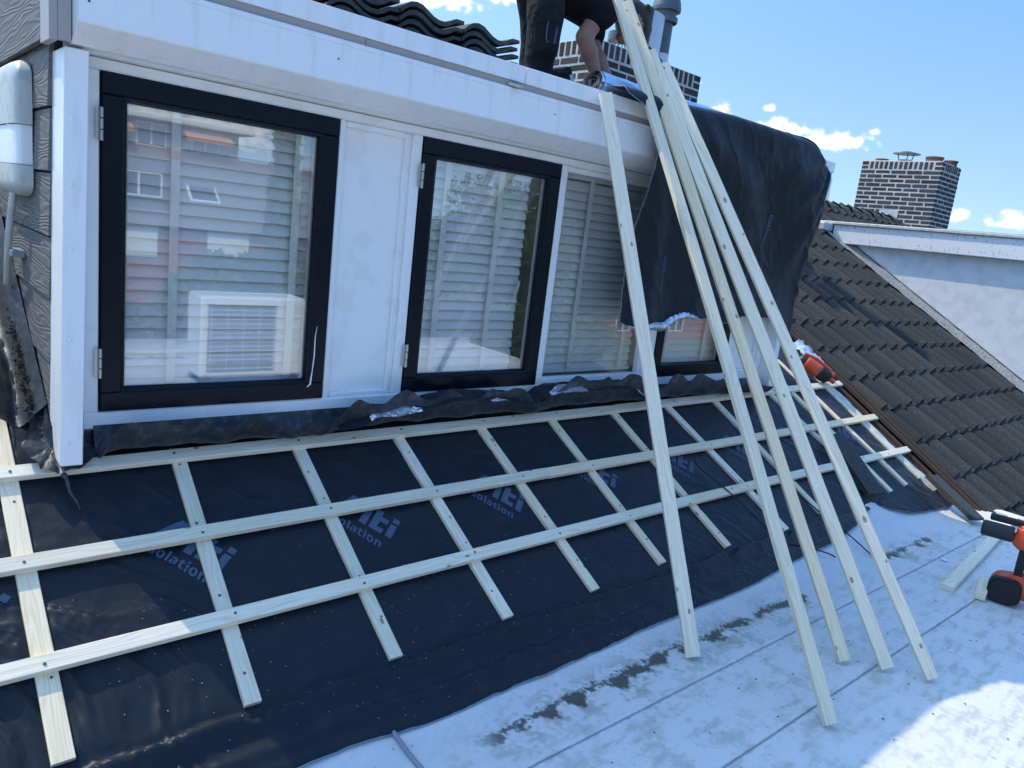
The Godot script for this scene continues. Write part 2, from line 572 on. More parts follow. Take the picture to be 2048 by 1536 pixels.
	tri_map(m, 8.0)
	# leaves and street
	m = mat("leaf", lin(0.07, 0.13, 0.03), 0.6)
	m.vertex_color_use_as_albedo = true
	m.albedo_color = Color(1, 1, 1)
	m.backlight_enabled = true
	m.backlight = lin(0.12, 0.2, 0.04)
	m = mat("bark", lin(0.09, 0.065, 0.045), 0.95)
	m = mat("ground", lin(0.10, 0.11, 0.07), 0.95)
	m = mat("brick_far", lin(0.24, 0.095, 0.065), 0.9)
	m = mat("slate_far", lin(0.16, 0.17, 0.19), 0.7)
	m = mat("grey_far", lin(0.30, 0.30, 0.31), 0.8)
	m = mat("window_dark", lin(0.03, 0.035, 0.045), 0.08)
	m = mat("awning_cloth", lin(0.75, 0.28, 0.09), 0.8)
	m.backlight_enabled = true
	m.backlight = lin(0.5, 0.18, 0.05)
	m = mat("white_far", lin(0.78, 0.78, 0.77), 0.5)

# white roofing membrane, laid out in metres: u covers x 0..7, v covers z 0..3.5
func membrane_texture() -> ImageTexture:
	var w := 1536
	var h := 768
	var fine := noise_bytes(201, 0.20, w, h, 3)
	var mid := noise_bytes(203, 0.027, w, h, 5)
	var big := noise_bytes(205, 0.0055, w, h, 4)
	var streak := noise_bytes(207, 0.04, w, h, 4)
	var speck := noise_bytes(209, 0.12, w, h, 3)
	var out := PackedByteArray()
	out.resize(w * h * 3)
	for y in h:
		var z := y * 3.5 / h
		var flat_ := smoothstep(1.22, 1.36, z)
		var fold := z > 1.04 and z < 1.50
		var seam := absf(z - 1.44) < 0.012 or absf(z - 1.785) < 0.012
		for x in w:
			var i := y * w + x
			var f := fine[i] / 255.0
			var md := mid[i] / 255.0
			var bg := big[i] / 255.0
			var stx := streak[((y * 2) % h) * w + ((x >> 1) + (y >> 1)) % w] / 255.0
			var sp := speck[i] / 255.0
			var k := 0.66 * (1.0 + (f - 0.5) * 0.12)
			# walked-in grime: scuffs and blotches, more on the flat than on the upstand
			var grime := smoothstep(0.44, 0.70, md * 0.40 + stx * 0.30 + sp * 0.30) * (0.18 + 0.42 * flat_ * (0.5 + bg))
			grime += smoothstep(0.60, 0.72, stx * 0.7 + f * 0.3) * 0.55 * flat_ * (0.3 + 0.7 * smoothstep(0.4, 0.6, bg))
			grime = minf(grime, 0.85)
			var r := k * (1.0 - grime * 0.32)
			var g := k * (1.0 - grime * 0.30)
			var b := k * (1.0 - grime * 0.36)
			if fold:
				# dirt and moss settled along the fold between slope and flat
				var wx := x * 7.0 / w
				var wob := 1.262 + (md - 0.5) * 0.07 + (bg - 0.5) * 0.05
				var d := absf(z - wob)
				var present := smoothstep(0.42, 0.56, streak[(x >> 2) % w] / 510.0 + bg * 0.5) * smoothstep(1.2, 1.5, wx) * smoothstep(5.6, 4.8, wx)
				present = maxf(present * 0.8, smoothstep(0.95, 0.3, absf(wx - 2.2)))
				var lw := 0.006 + 0.030 * present * smoothstep(0.35, 0.7, md)
				var line := smoothstep(lw + 0.014, lw - 0.006, d + (sp - 0.5) * 0.035 + (f - 0.5) * 0.030) * smoothstep(0.1, 0.5, present) * 0.9
				var halo := 0.8 * smoothstep(0.16, 0.03, d) * present * smoothstep(0.44, 0.62, md * 0.55 + sp * 0.45)
				r = lerpf(r, 0.30, halo * 0.7); g = lerpf(g, 0.275, halo * 0.7); b = lerpf(b, 0.22, halo * 0.7)
				r = lerpf(r, 0.055, line); g = lerpf(g, 0.056, line); b = lerpf(b, 0.040, line)
			if seam:
				for sz in [1.44, 1.785]:
					var ds: float = absf(z - sz - (sp - 0.5) * 0.004)
					if ds < 0.008:
						var a := smoothstep(0.006, 0.001, ds) * 0.7
						r = lerpf(r, 0.12, a); g = lerpf(g, 0.13, a); b = lerpf(b, 0.14, a)
			if sp > 0.86 and f > 0.64:
				r *= 0.45; g *= 0.45; b *= 0.42
			out[i * 3] = int(255.0 * pow(r, 0.4545))
			out[i * 3 + 1] = int(255.0 * pow(g, 0.4545))
			out[i * 3 + 2] = int(255.0 * pow(b, 0.4545))
	return tex_rgb(out, w, h)

# the sky: clear blue, paler towards the horizon, with scattered fair-weather cumulus all round
func sky_texture() -> ImageTexture:
	var w := 3072
	var h := 1536
	var fn := FastNoiseLite.new()
	fn.seed = 5
	fn.frequency = 1.0
	fn.fractal_octaves = 5
	var cl := [[61.8, 8.1, 3.0, 0.9], [58.6, 8.7, 2.2, 0.8], [54.2, 9.5, 0.9, 0.8], [57.5, 10.0, 0.6, 0.35], [33.0, 14.6, 4.2, 1.0], [38.0, 15.2, 1.6, 0.6], [73.4, 4.0, 1.6, 0.7], [70.3, 4.1, 0.7, 0.6], [51.0, 11.3, 1.6, 0.4], [44.0, 15.8, 2.0, 1.0], [64.5, 8.9, 0.4, 0.25], [76.5, 3.4, 1.8, 0.8]]
	var r := RandomNumberGenerator.new()
	r.seed = 77
	for k in 46:
		var az := r.randf_range(105.0, 345.0)
		var el := 3.0 + 32.0 * pow(r.randf(), 1.6)
		cl.append([az if az < 180.0 else az - 360.0, el, r.randf_range(2.0, 7.0), r.randf_range(0.6, 2.0)])
	# clear air: deep blue aloft, paler at the horizon, brighter round the sun
	var im := Image.create(256, 128, false, Image.FORMAT_RGBF)
	var sun := SUN.normalized()
	for y in 128:
		var el := PI / 2 - (y + 0.5) * PI / 128
		var f := pow(1.0 - maxf(el, 0.0) / (PI / 2), SKY_CURVE)
		for x in 256:
			var az := (x + 0.5) * TAU / 256
			var g := rad_to_deg(acos(clampf(Vector3(sin(az) * cos(el), sin(el), -cos(az) * cos(el)).dot(sun), -1, 1)))
			var a := exp(-g / 25.0)
			im.set_pixel(x, y, Color(lerpf(SKY_TOP.r, SKY_LOW.r, f) + 1.2 * a, lerpf(SKY_TOP.g, SKY_LOW.g, f) + 1.6 * a, lerpf(SKY_TOP.b, SKY_LOW.b, f) + 1.8 * a))
	im.resize(w, h, Image.INTERPOLATE_BILINEAR)
	for c in cl:
		var x0 := int((c[0] - c[2] * 1.6 + 180.0) / 360.0 * w)
		var x1 := int((c[0] + c[2] * 1.6 + 180.0) / 360.0 * w)
		var y0 := int((90.0 - c[1] - c[3] * 2.0) / 180.0 * h)
		var y1 := mini(int((90.0 - c[1] + c[3] * 2.0) / 180.0 * h), h / 2 - 3)
		for y in range(y0, y1):
			var el := 90.0 - (y + 0.5) * 180.0 / h
			var dy: float = (el - c[1]) / c[3]
			for x in range(x0, x1):
				var az := (x + 0.5) * 360.0 / w - 180.0
				var da: float = az - c[0]
				var q: float = (da / c[2]) * (da / c[2]) + dy * dy * (1.0 if dy > 0.0 else 2.4)
				if q > 2.4:
					continue
				var nz := fn.get_noise_2d(az * 0.9, el * 1.5) * 0.9 + fn.get_noise_2d(az * 3.2 + 40.0, el * 4.2) * 0.4
				var a := smoothstep(0.15, 0.85, 1.0 - q + nz * 1.1) * smoothstep(2.4, 1.2, q) * 0.92
				if a > 0.0:
					var xx := posmod(x - w / 2, w)      # column 0 looks along -z
					var was := im.get_pixel(xx, y)
					# denser cores are whiter; thin rims let the blue through
					im.set_pixel(xx, y, was.lerp(Color(0.80, 0.82, 0.85) * (1.0 + 0.06 * dy), a))
	return ImageTexture.create_from_image(im)

# ---------------------------------------------------------------- building blocks of this roof
# a sawn batten from a to b; `face` is the direction its broad side looks
func batten_mesh(b: MB, p0: Vector3, p1: Vector3, wide: float, thick: float, face: Vector3, bow := 0.0) -> void:
	var d := p1 - p0
	var l := d.length()
	var x := d / l
	var y := (face - x * face.dot(x)).normalized()
	var z := x.cross(y)
	var uo := Vector2(rng.randf() * 3.0, rng.randf() * 0.5)
	var segs := maxi(1, int(l / 0.25))
	var side := rng.randf_range(-1, 1)
	var cut := 0.0022
	# eight-sided section (small arrises), swept in short lengths so that a bow shows
	var h := wide * 0.5
	var k := thick * 0.5
	var sec := [Vector2(-h + cut, k), Vector2(-h, k - cut), Vector2(-h, -k + cut), Vector2(-h + cut, -k), Vector2(h - cut, -k), Vector2(h, -k + cut), Vector2(h, k - cut), Vector2(h - cut, k)]
	var vv := [0.0]
	for i in 8:
		vv.append(vv[i] + sec[i].distance_to(sec[(i + 1) % 8]))
	var prev := []
	for s in segs + 1:
		var f := float(s) / segs
		var off := sin(f * PI) * bow
		var row := []
		for q in 8:
			var jw := (rng.randf() - 0.5) * 0.0012
			row.append(p0 + d * f + y * (sec[q].y + off) + z * (sec[q].x + off * 0.5 * side + jw))
		if s > 0:
			var u0 := (f - 1.0 / segs) * l + uo.x
			var u1 := f * l + uo.x
			for q in 8:
				var q2 := (q + 1) % 8
				var a := Vector2(u0, vv[q] + uo.y)
				var bb := Vector2(u1, vv[q] + uo.y)
				var c := Vector2(u1, vv[q + 1] + uo.y)
				var e := Vector2(u0, vv[q + 1] + uo.y)
				b.tri(prev[q], row[q], row[q2], a, bb, c)
				b.tri(prev[q], row[q2], prev[q2], a, c, e)
		else:
			for q in range(1, 7):
				b.tri(row[0], row[q], row[q + 1], uo, uo + Vector2(sec[q].x, sec[q].y) * 0.3, uo + Vector2(sec[q + 1].x, sec[q + 1].y) * 0.3)
		if s == segs:
			for q in range(1, 7):
				b.tri(row[0], row[q + 1], row[q], uo, uo + Vector2(sec[q + 1].x, sec[q + 1].y) * 0.3, uo + Vector2(sec[q].x, sec[q].y) * 0.3)
		prev = row

func nail_heads(parent: Node3D, spots: PackedVector3Array, up: Vector3) -> void:
	var b := MB.new()
	var x := up.cross(Vector3(0.3, 0.2, 1)).normalized()
	for p in spots:
		b.lathe([Vector2(0.0045, -0.002), Vector2(0.0045, 0.0012), Vector2(0.0, 0.0016)], Transform3D(Basis(x, up, x.cross(up)), p), 8)
	var o := part(parent, "nail_heads", b, M.nail_steel)
	o.set_meta("kind", "stuff")

# a wavy concrete roof tile: x across, y up, z down the slope; its front lower edge is at z = 0
func tile_mesh(width: float, length: float, m: Material, relief := 1.0, pan := false) -> ArrayMesh:
	var top := [Vector2(0.0, -0.004), Vector2(0.018, 0.014), Vector2(0.042, 0.030), Vector2(0.070, 0.036), Vector2(0.098, 0.031), Vector2(0.125, 0.017), Vector2(0.152, 0.003), Vector2(0.180, -0.004), Vector2(0.208, -0.003), Vector2(0.232, 0.006), Vector2(0.252, 0.018), Vector2(0.262, 0.022), Vector2(0.300, 0.022)]
	if pan:      # high roll on the left that laps over the neighbour, hollow pan beside it
		top = [Vector2(0.0, -0.004), Vector2(0.012, 0.018), Vector2(0.030, 0.035), Vector2(0.052, 0.043), Vector2(0.076, 0.042), Vector2(0.098, 0.032), Vector2(0.116, 0.017), Vector2(0.138, 0.004), Vector2(0.170, -0.003), Vector2(0.210, -0.004), Vector2(0.245, 0.0), Vector2(0.270, 0.006), Vector2(0.300, 0.010)]
	var poly := PackedVector2Array()
	for i in range(top.size() - 1, -1, -1):
		poly.append(Vector2(top[i].x / 0.30 * width, top[i].y * relief))
	for i in top.size():
		var th := 0.018 if i < 11 else 0.013
		poly.append(Vector2(top[i].x / 0.30 * width, top[i].y * relief - th))
	var b := MB.new()
	b.prism(poly, func(x: float, y: float, z: float) -> Vector3: return Vector3(x, y, z), -length, 0.0, true, true, 1.0)
	var me := b.mesh()
	me.surface_set_material(0, m)
	return me

# chamfered brick of unit-independent size, tinted
func brick_mesh(s: Vector3, tint: Color) -> ArrayMesh:
	var b := MB.new()
	b.col = tint
	b.box(Transform3D(), s, 0.006)
	var me := b.mesh()
	me.surface_set_material(0, M.brick)
	return me

# a mesh sampled from a distance field made of tapered bones (surface nets)
func net_mesh(bones: Array, cell: float, blend: float) -> MB:
	var lo := Vector3.INF
	var hi := -Vector3.INF
	for q in bones:
		var r := maxf(q[2], q[3]) + 0.03
		for p: Vector3 in [q[0], q[1]]:
			lo = lo.min(p - Vector3.ONE * r)
			hi = hi.max(p + Vector3.ONE * r)
	var nx := int((hi.x - lo.x) / cell) + 2
	var ny := int((hi.y - lo.y) / cell) + 2
	var nz := int((hi.z - lo.z) / cell) + 2
	var g := PackedFloat32Array()
	g.resize(nx * ny * nz)
	g.fill(1.0)
	for q in bones:
		var a: Vector3 = q[0]
		var d: Vector3 = q[1] - q[0]
		var dd := maxf(d.length_squared(), 1e-9)
		var ra: float = q[2]
		var rb: float = q[3]
		var sq: Vector3 = q[4] if q.size() > 4 else Vector3.ONE      # squash of the section along the world axes
		var r := maxf(ra, rb) + blend + 2.0 * cell
		var p0 := (a.min(q[1]) - Vector3.ONE * r - lo) / cell
		var p1 := (a.max(q[1]) + Vector3.ONE * r - lo) / cell
		for i in range(maxi(0, int(p0.x)), mini(nx, int(p1.x) + 1)):
			for j in range(maxi(0, int(p0.y)), mini(ny, int(p1.y) + 1)):
				var at := (i * ny + j) * nz
				for k in range(maxi(0, int(p0.z)), mini(nz, int(p1.z) + 1)):
					var x := Vector3(lo.x + i * cell, lo.y + j * cell, lo.z + k * cell) - a
					var t := clampf(x.dot(d) / dd, 0.0, 1.0)
					var e := ((x - d * t) * sq).length() - lerpf(ra, rb, t)
					var was := g[at + k]
					var hh := clampf(0.5 + 0.5 * (was - e) / blend, 0.0, 1.0)
					g[at + k] = lerpf(was, e, hh) - blend * hh * (1.0 - hh)
	var ids := {}
	var vs := PackedVector3Array()
	for i in nx - 1:
		for j in ny - 1:
			for k in nz - 1:
				var o := (i * ny + j) * nz + k
				var c := [g[o], g[o + ny * nz], g[o + nz], g[o + nz + ny * nz], g[o + 1], g[o + 1 + ny * nz], g[o + 1 + nz], g[o + 1 + nz + ny * nz]]
				var neg := 0
				for q in 8:
					if c[q] < 0.0: neg += 1
				if neg == 0 or neg == 8:
					continue
				var sum := Vector3.ZERO
				var cnt := 0
				for e in EDGES:
					var f0: float = c[e[0]]
					var f1: float = c[e[1]]
					if (f0 < 0.0) != (f1 < 0.0):
						var t := f0 / (f0 - f1)
						var p := Vector3(e[0] & 1, (e[0] >> 1) & 1, (e[0] >> 2) & 1)
						var r := Vector3(e[1] & 1, (e[1] >> 1) & 1, (e[1] >> 2) & 1)
						sum += p.lerp(r, t)
						cnt += 1
				ids[o] = vs.size()
				vs.append(lo + (Vector3(i, j, k) + sum / cnt) * cell)
	var quads := []
	for i in range(1, nx - 1):
		for j in range(1, ny - 1):
			for k in range(1, nz - 1):
				var o := (i * ny + j) * nz + k
				var f := g[o]
				for ax in 3:
					var st: int = [ny * nz, nz, 1][ax]
					var f1 := g[o + st]
					if (f < 0.0) == (f1 < 0.0):
						continue
					var s1: int = [nz, 1, ny * nz][ax]
					var s2: int = [1, ny * nz, nz][ax]
					var q := [o - s1 - s2, o - s2, o, o - s1]
					if not (ids.has(q[0]) and ids.has(q[1]) and ids.has(q[2]) and ids.has(q[3])):
						continue
					var a := [ids[q[0]], ids[q[1]], ids[q[2]], ids[q[3]]]
					if f > 0.0:
						a.reverse()
					quads.append(a)
	var ns := PackedVector3Array()
	ns.resize(vs.size())
	for a in quads:
		var nn := (vs[a[1]] - vs[a[0]]).cross(vs[a[2]] - vs[a[0]]) + (vs[a[2]] - vs[a[0]]).cross(vs[a[3]] - vs[a[0]])
		for q in 4:
			ns[a[q]] += nn
	var b := MB.new()
	for a in quads:
		var n0 := ns[a[0]].normalized()
		var n1 := ns[a[1]].normalized()
		var n2 := ns[a[2]].normalized()
		var n3 := ns[a[3]].normalized()
		b.trin(vs[a[0]], vs[a[1]], vs[a[2]], n0, n1, n2)
		b.trin(vs[a[0]], vs[a[2]], vs[a[3]], n0, n2, n3)
	return b
const EDGES := [[0, 1], [2, 3], [4, 5], [6, 7], [0, 2], [1, 3], [4, 6], [5, 7], [0, 4], [1, 5], [2, 6], [3, 7]]

# ---------------------------------------------------------------- underlay and its print
const EDGE_Z := [Vector2(-1.4, 1.06), Vector2(0.0, 1.068), Vector2(0.55, 1.074), Vector2(0.86, 1.096), Vector2(1.08, 1.096), Vector2(1.36, 1.12), Vector2(1.67, 1.115), Vector2(2.05, 1.115), Vector2(2.53, 1.10), Vector2(3.32, 1.097), Vector2(3.88, 1.063), Vector2(4.44, 1.045), Vector2(4.80, 0.99), Vector2(5.02, 0.95), Vector2(5.18, 0.965), Vector2(5.35, 1.04), Vector2(5.57, 1.075), Vector2(5.87, 1.10), Vector2(6.05, 1.12)]
var wn := FastNoiseLite.new()

# wrinkles of the underlay (metres above its plane)
func wrinkle(x: float, z: float) -> float:
	var h := wn.get_noise_2d(x * 55.0, z * 70.0) * 0.004
	# tension folds that run slantwise between the battens
	var a := x * 0.80 + z * 0.60
	var c := -x * 0.60 + z * 0.80
	var env := 0.35 + 0.65 * smoothstep(0.1, 0.4, wn.get_noise_2d(x * 9.0 + 90.0, z * 9.0) + 0.2)
	env += 3.2 * smoothstep(1.0, 0.4, x) * smoothstep(0.25, 0.6, z) + 0.8 * smoothstep(4.9, 5.4, x)
	var bend := wn.get_noise_2d(x * 8.0, z * 8.0 + 40.0) * 0.25
	var rd := 1.0 - absf(wn.get_noise_2d((c + bend) * 80.0, a * 13.0)) * 2.4
	h += pow(clampf(rd, 0.0, 1.0), 2.0) * 0.0042 * env
	rd = 1.0 - absf(wn.get_noise_2d((c + bend) * 190.0 + 70.0, a * 26.0)) * 2.6
	h += pow(clampf(rd, 0.0, 1.0), 2.0) * 0.0013 * env
	# where it leaves the battens it sags into a fold and lies in two lips
	var z1 := 0.918 + 0.02 * wn.get_noise_1d(x * 20.0)
	var z2 := 1.015 + 0.015 * wn.get_noise_1d(x * 26.0 + 50.0)
	h += 0.034 * exp(-pow((z - z1 - 0.036) / 0.026, 2.0)) * smoothstep(5.2, 4.6, x)
	h -= 0.010 * exp(-pow((z - z1) / 0.010, 2.0))
	h += 0.012 * exp(-pow((z - z2 - 0.020) / 0.018, 2.0))
	if x > 4.9:
		h += 0.012 * smoothstep(4.9, 5.5, x) * (0.5 + 0.5 * sin(x * 17.0)) * smoothstep(1.15, 0.2, z)
	for q in [-0.175, 0.344, 0.867, 1.357, 1.859, 2.35, 2.843, 3.362, 3.907, 4.40, 5.14, 5.41, 5.68, 5.985]:
		var d: float = absf(x - q)
		if d < 0.06 and z < 0.95:
			h = minf(h, lerpf(-0.001, 0.02, smoothstep(0.02, 0.06, d)))
	return maxf(h, -0.004)

func underlay_at(x: float, z: float, up := 0.0) -> Vector3:
	return Vector3(x, roof_y(z) + 0.010 + wrinkle(x, z) + up, z)

func build_underlay(roof: Node3D) -> void:
	wn.seed = 9
	wn.frequency = 0.1
	wn.fractal_octaves = 3
	var b := MB.new()
	for q in [[-1.4, 0.50, -1.6, 190, 200], [0.50, 4.99, -0.06, 450, 110], [4.99, 6.02, -1.9, 110, 190]]:
		var rows := []
		var uvs := []
		for i in q[4] + 1:
			var row := PackedVector3Array()
			var ur := PackedVector2Array()
			for j in q[3] + 1:
				var x: float = lerpf(q[0], q[1], float(j) / q[3])
				var ze := lookup_smooth(EDGE_Z, x) + 0.004 * wn.get_noise_1d(x * 60.0)
				var z: float = lerpf(q[2], ze, float(i) / q[4])
				var p := underlay_at(x, z)
				if i == q[4]:
					p.y -= 0.006
				row.append(p)
				ur.append(Vector2(x, z))
			rows.append(row)
			uvs.append(ur)
		b.sheet(rows, uvs, true)
	var u := part(roof, "underlay", b, M.underlay)
	u.set_meta("label", "black woven underlay sheet with grey printed lettering between the battens")
	# pale overlocked hem along the lower edge
	var hem := MB.new()
	var pts := PackedVector3Array()
	for i in 330:
		var x := -1.0 + i * 7.0 / 329.0
		var ze := lookup_smooth(EDGE_Z, x) + 0.004 * wn.get_noise_1d(x * 60.0)
		pts.append(underlay_at(x, ze, -0.005) + Vector3(0, 0, 0.001))
	hem.tube(pts, 0.0016, 5)
	part(u, "hem_thread", hem, M.cable_grey)
	# the print: a blocky mark over the word, repeated along the sheet
	var font := SystemFont.new()
	font.font_names = PackedStringArray(["Droid Sans"])
	font.font_weight = 700
	for q in [[0.02, 0.41], [0.69, 0.40], [1.36, 0.41], [2.05, 0.41], [2.72, 0.39], [3.39, 0.40], [4.06, 0.40], [4.73, 0.40], [5.40, 0.42]]:
		print_mark(u, font, q[0], q[1])

# letters as thin ink on the sheet; down the slope to the right, as the roll was laid
func print_mark(parent: Node3D, font: Font, x0: float, s0: float) -> void:
	var b := MB.new()
	var ax := Vector2(0.70, 0.71)       # writing direction in (x, z)
	var ay := Vector2(0.71, -0.70)      # letter-up direction
	var put := func(p: Vector2) -> Vector3:
		var w := Vector2(x0, s0 * cos(TH)) + ax * p.x + ay * p.y
		return underlay_at(w.x, w.y, 0.0016)
	# word
	var tm := TextMesh.new()
	tm.text = "isolation"
	tm.font = font
	tm.font_size = 64
	tm.pixel_size = 0.00082
	tm.depth = 0.0
	tm.horizontal_alignment = HORIZONTAL_ALIGNMENT_LEFT
	var arr := tm.get_mesh_arrays()
	var vs: PackedVector3Array = arr[Mesh.ARRAY_VERTEX]
	var ix: PackedInt32Array = arr[Mesh.ARRAY_INDEX] if arr[Mesh.ARRAY_INDEX] != null else PackedInt32Array(range(vs.size()))
	var nb := Vector3(0, cos(TH), sin(TH))
	for i in range(0, ix.size(), 3):
		var p := [put.call(Vector2(vs[ix[i]].x, vs[ix[i]].y)), put.call(Vector2(vs[ix[i + 1]].x, vs[ix[i + 1]].y)), put.call(Vector2(vs[ix[i + 2]].x, vs[ix[i + 2]].y))]
		if (p[1] - p[0]).cross(p[2] - p[0]).dot(nb) < 0.0:
			b.trin(p[0], p[2], p[1], nb, nb, nb)
		else:
			b.trin(p[0], p[1], p[2], nb, nb, nb)
	# the mark: a slanted roof-like A, a t and an i cut from heavy strokes
	var shapes := [
		[Vector2(0.000, 0.0), Vector2(0.030, 0.0), Vector2(0.062, 0.062), Vector2(0.118, 0.062), Vector2(0.118, 0.0), Vector2(0.148, 0.0), Vector2(0.148, 0.105), Vector2(0.048, 0.105)],
		[Vector2(0.162, 0.105), Vector2(0.162, 0.0), Vector2(0.222, 0.0), Vector2(0.222, 0.026), Vector2(0.192, 0.026), Vector2(0.192, 0.056), Vector2(0.226, 0.056), Vector2(0.226, 0.080), Vector2(0.192, 0.080), Vector2(0.192, 0.105)],
		[Vector2(0.238, 0.0), Vector2(0.266, 0.0), Vector2(0.266, 0.072), Vector2(0.238, 0.072)],
		[Vector2(0.240, 0.082), Vector2(0.268, 0.082), Vector2(0.268, 0.106), Vector2(0.240, 0.106)]]
	for sh in shapes:
		var poly := PackedVector2Array(sh)
		var idx := Geometry2D.triangulate_polygon(poly)
		for i in range(0, idx.size(), 3):
			var tp := [poly[idx[i]], poly[idx[i + 1]], poly[idx[i + 2]]]
			# slant, and split into small pieces so that the ink follows the sheet
			_ink(b, put, tp[0], tp[1], tp[2], nb, 2)
	part(parent, "lettering", b, M.underlay_print)

func _ink(b: MB, put: Callable, p: Vector2, q: Vector2, r: Vector2, nb: Vector3, depth: int) -> void:
	if depth > 0:
		var a := (p + q) * 0.5
		var c := (q + r) * 0.5
		var d := (r + p) * 0.5
		_ink(b, put, p, a, d, nb, depth - 1)
		_ink(b, put, a, q, c, nb, depth - 1)
		_ink(b, put, d, c, r, nb, depth - 1)
		_ink(b, put, a, c, d, nb, depth - 1)
		return
	var s := func(x: Vector2) -> Vector2: return Vector2((x.x + x.y * 0.12) * 0.92, x.y * 0.95 + 0.042)
	var w := [put.call(s.call(p)), put.call(s.call(q)), put.call(s.call(r))]
	if (w[1] - w[0]).cross(w[2] - w[0]).dot(nb) < 0.0:
		b.trin(w[0], w[2], w[1], nb, nb, nb)
	else:
		b.trin(w[0], w[1], w[2], nb, nb, nb)

# ---------------------------------------------------------------- the lower roof slope
func build_slope() -> void:
	var roof := thing("roof_slope", Vector3(2.5, 0, 1.0), "low roof slope under the dormer with black underlay and nailed batten grid", "roof")
	var b := MB.new()
	# boarding under the sheet
	for q in [[-1.4, 0.50, -1.7], [0.50, 4.99, -0.10], [4.99, 6.02, -2.0]]:
		var rows := []
		var uvs := []
		for i in 41:
			var z: float = lerpf(q[2], 1.0, i / 40.0)
			rows.append(PackedVector3Array([Vector3(q[0], roof_y(z) - 0.03, z), Vector3(q[1], roof_y(z) - 0.03, z)]))
			uvs.append(PackedVector2Array([Vector2(q[0], z), Vector2(q[1], z)]))
		b.sheet(rows, uvs, true)
	part(roof, "roof_boarding", b, M.old_timber)
	build_underlay(roof)
	var up := Vector3(0, cos(TH), sin(TH))
	# counter-battens, running down the slope
	for q in [[-0.20, -0.15, -0.7, 1.06], [0.338, 0.350, -1.05, 1.06], [0.884, 0.850, 0.03, 1.071], [1.358, 1.355, 0.03, 1.076], [1.842, 1.876, 0.03, 1.063], [2.328, 2.373, 0.03, 1.068], [2.822, 2.864, 0.03, 1.046], [3.332, 3.393, 0.03, 1.069], [3.848, 3.967, 0.03, 1.085], [4.375, 4.428, 0.03, 1.05], [5.03, 5.25, -0.42, 0.995], [5.40, 5.42, -0.55, 1.06], [5.66, 5.70, -0.30, 1.05], [5.97, 6.00, 0.0, 1.03]]:
		b = MB.new()
		batten_mesh(b, sl(q[0], q[2], -0.0375), sl(q[1], q[3], -0.0375), 0.052 if q[0] > 0.6 else 0.056, 0.024, up, rng.randf_range(-0.002, 0.002))
		var o := part(roof, "counter_batten", b, [M.pine, M.pine_0, M.pine_1][rng.randi() % 3])
		var spots := PackedVector3Array()
		for k in 4:
			var f := (k + 0.25 + rng.randf() * 0.5) / 4.0
			spots.append(sl(lerpf(q[0], q[1], f) + rng.randf_range(-0.012, 0.012), lerpf(q[2], q[3], f), -0.0252))
		nail_heads(o, spots, up)
	# tile battens across them, the upper ones pieced from two lengths
	for q in [[-1.3, 3.35, 0.085, 0.068], [3.352, 6.26, 0.064, 0.036], [-1.3, 2.52, 0.445, 0.432], [2.522, 6.27, 0.434, 0.430], [-1.3, 3.37, 0.79, 0.765], [3.372, 4.42, 0.765, 0.768], [4.422, 6.19, 0.768, 0.785]]:
		b = MB.new()
		batten_mesh(b, sl(q[0], q[2], -0.0125), sl(q[1], q[3], -0.0125), 0.052, 0.0245, up, rng.randf_range(-0.0015, 0.0015))
		var o := part(roof, "tile_batten", b, [M.pine, M.pine_0, M.pine_1][rng.randi() % 3])
		var spots := PackedVector3Array()
		for x in [-0.18, 0.34, 0.87, 1.357, 1.86, 2.35, 2.845, 3.36, 3.9, 4.4, 5.12, 5.41, 5.68]:
			if x > q[0] + 0.02 and x < q[1] - 0.02:
				spots.append(sl(x + rng.randf_range(-0.01, 0.01), lerpf(q[2], q[3], (x - q[0]) / (q[1] - q[0])) + rng.randf_range(-0.008, 0.008), 0.0002))
		nail_heads(o, spots, up)

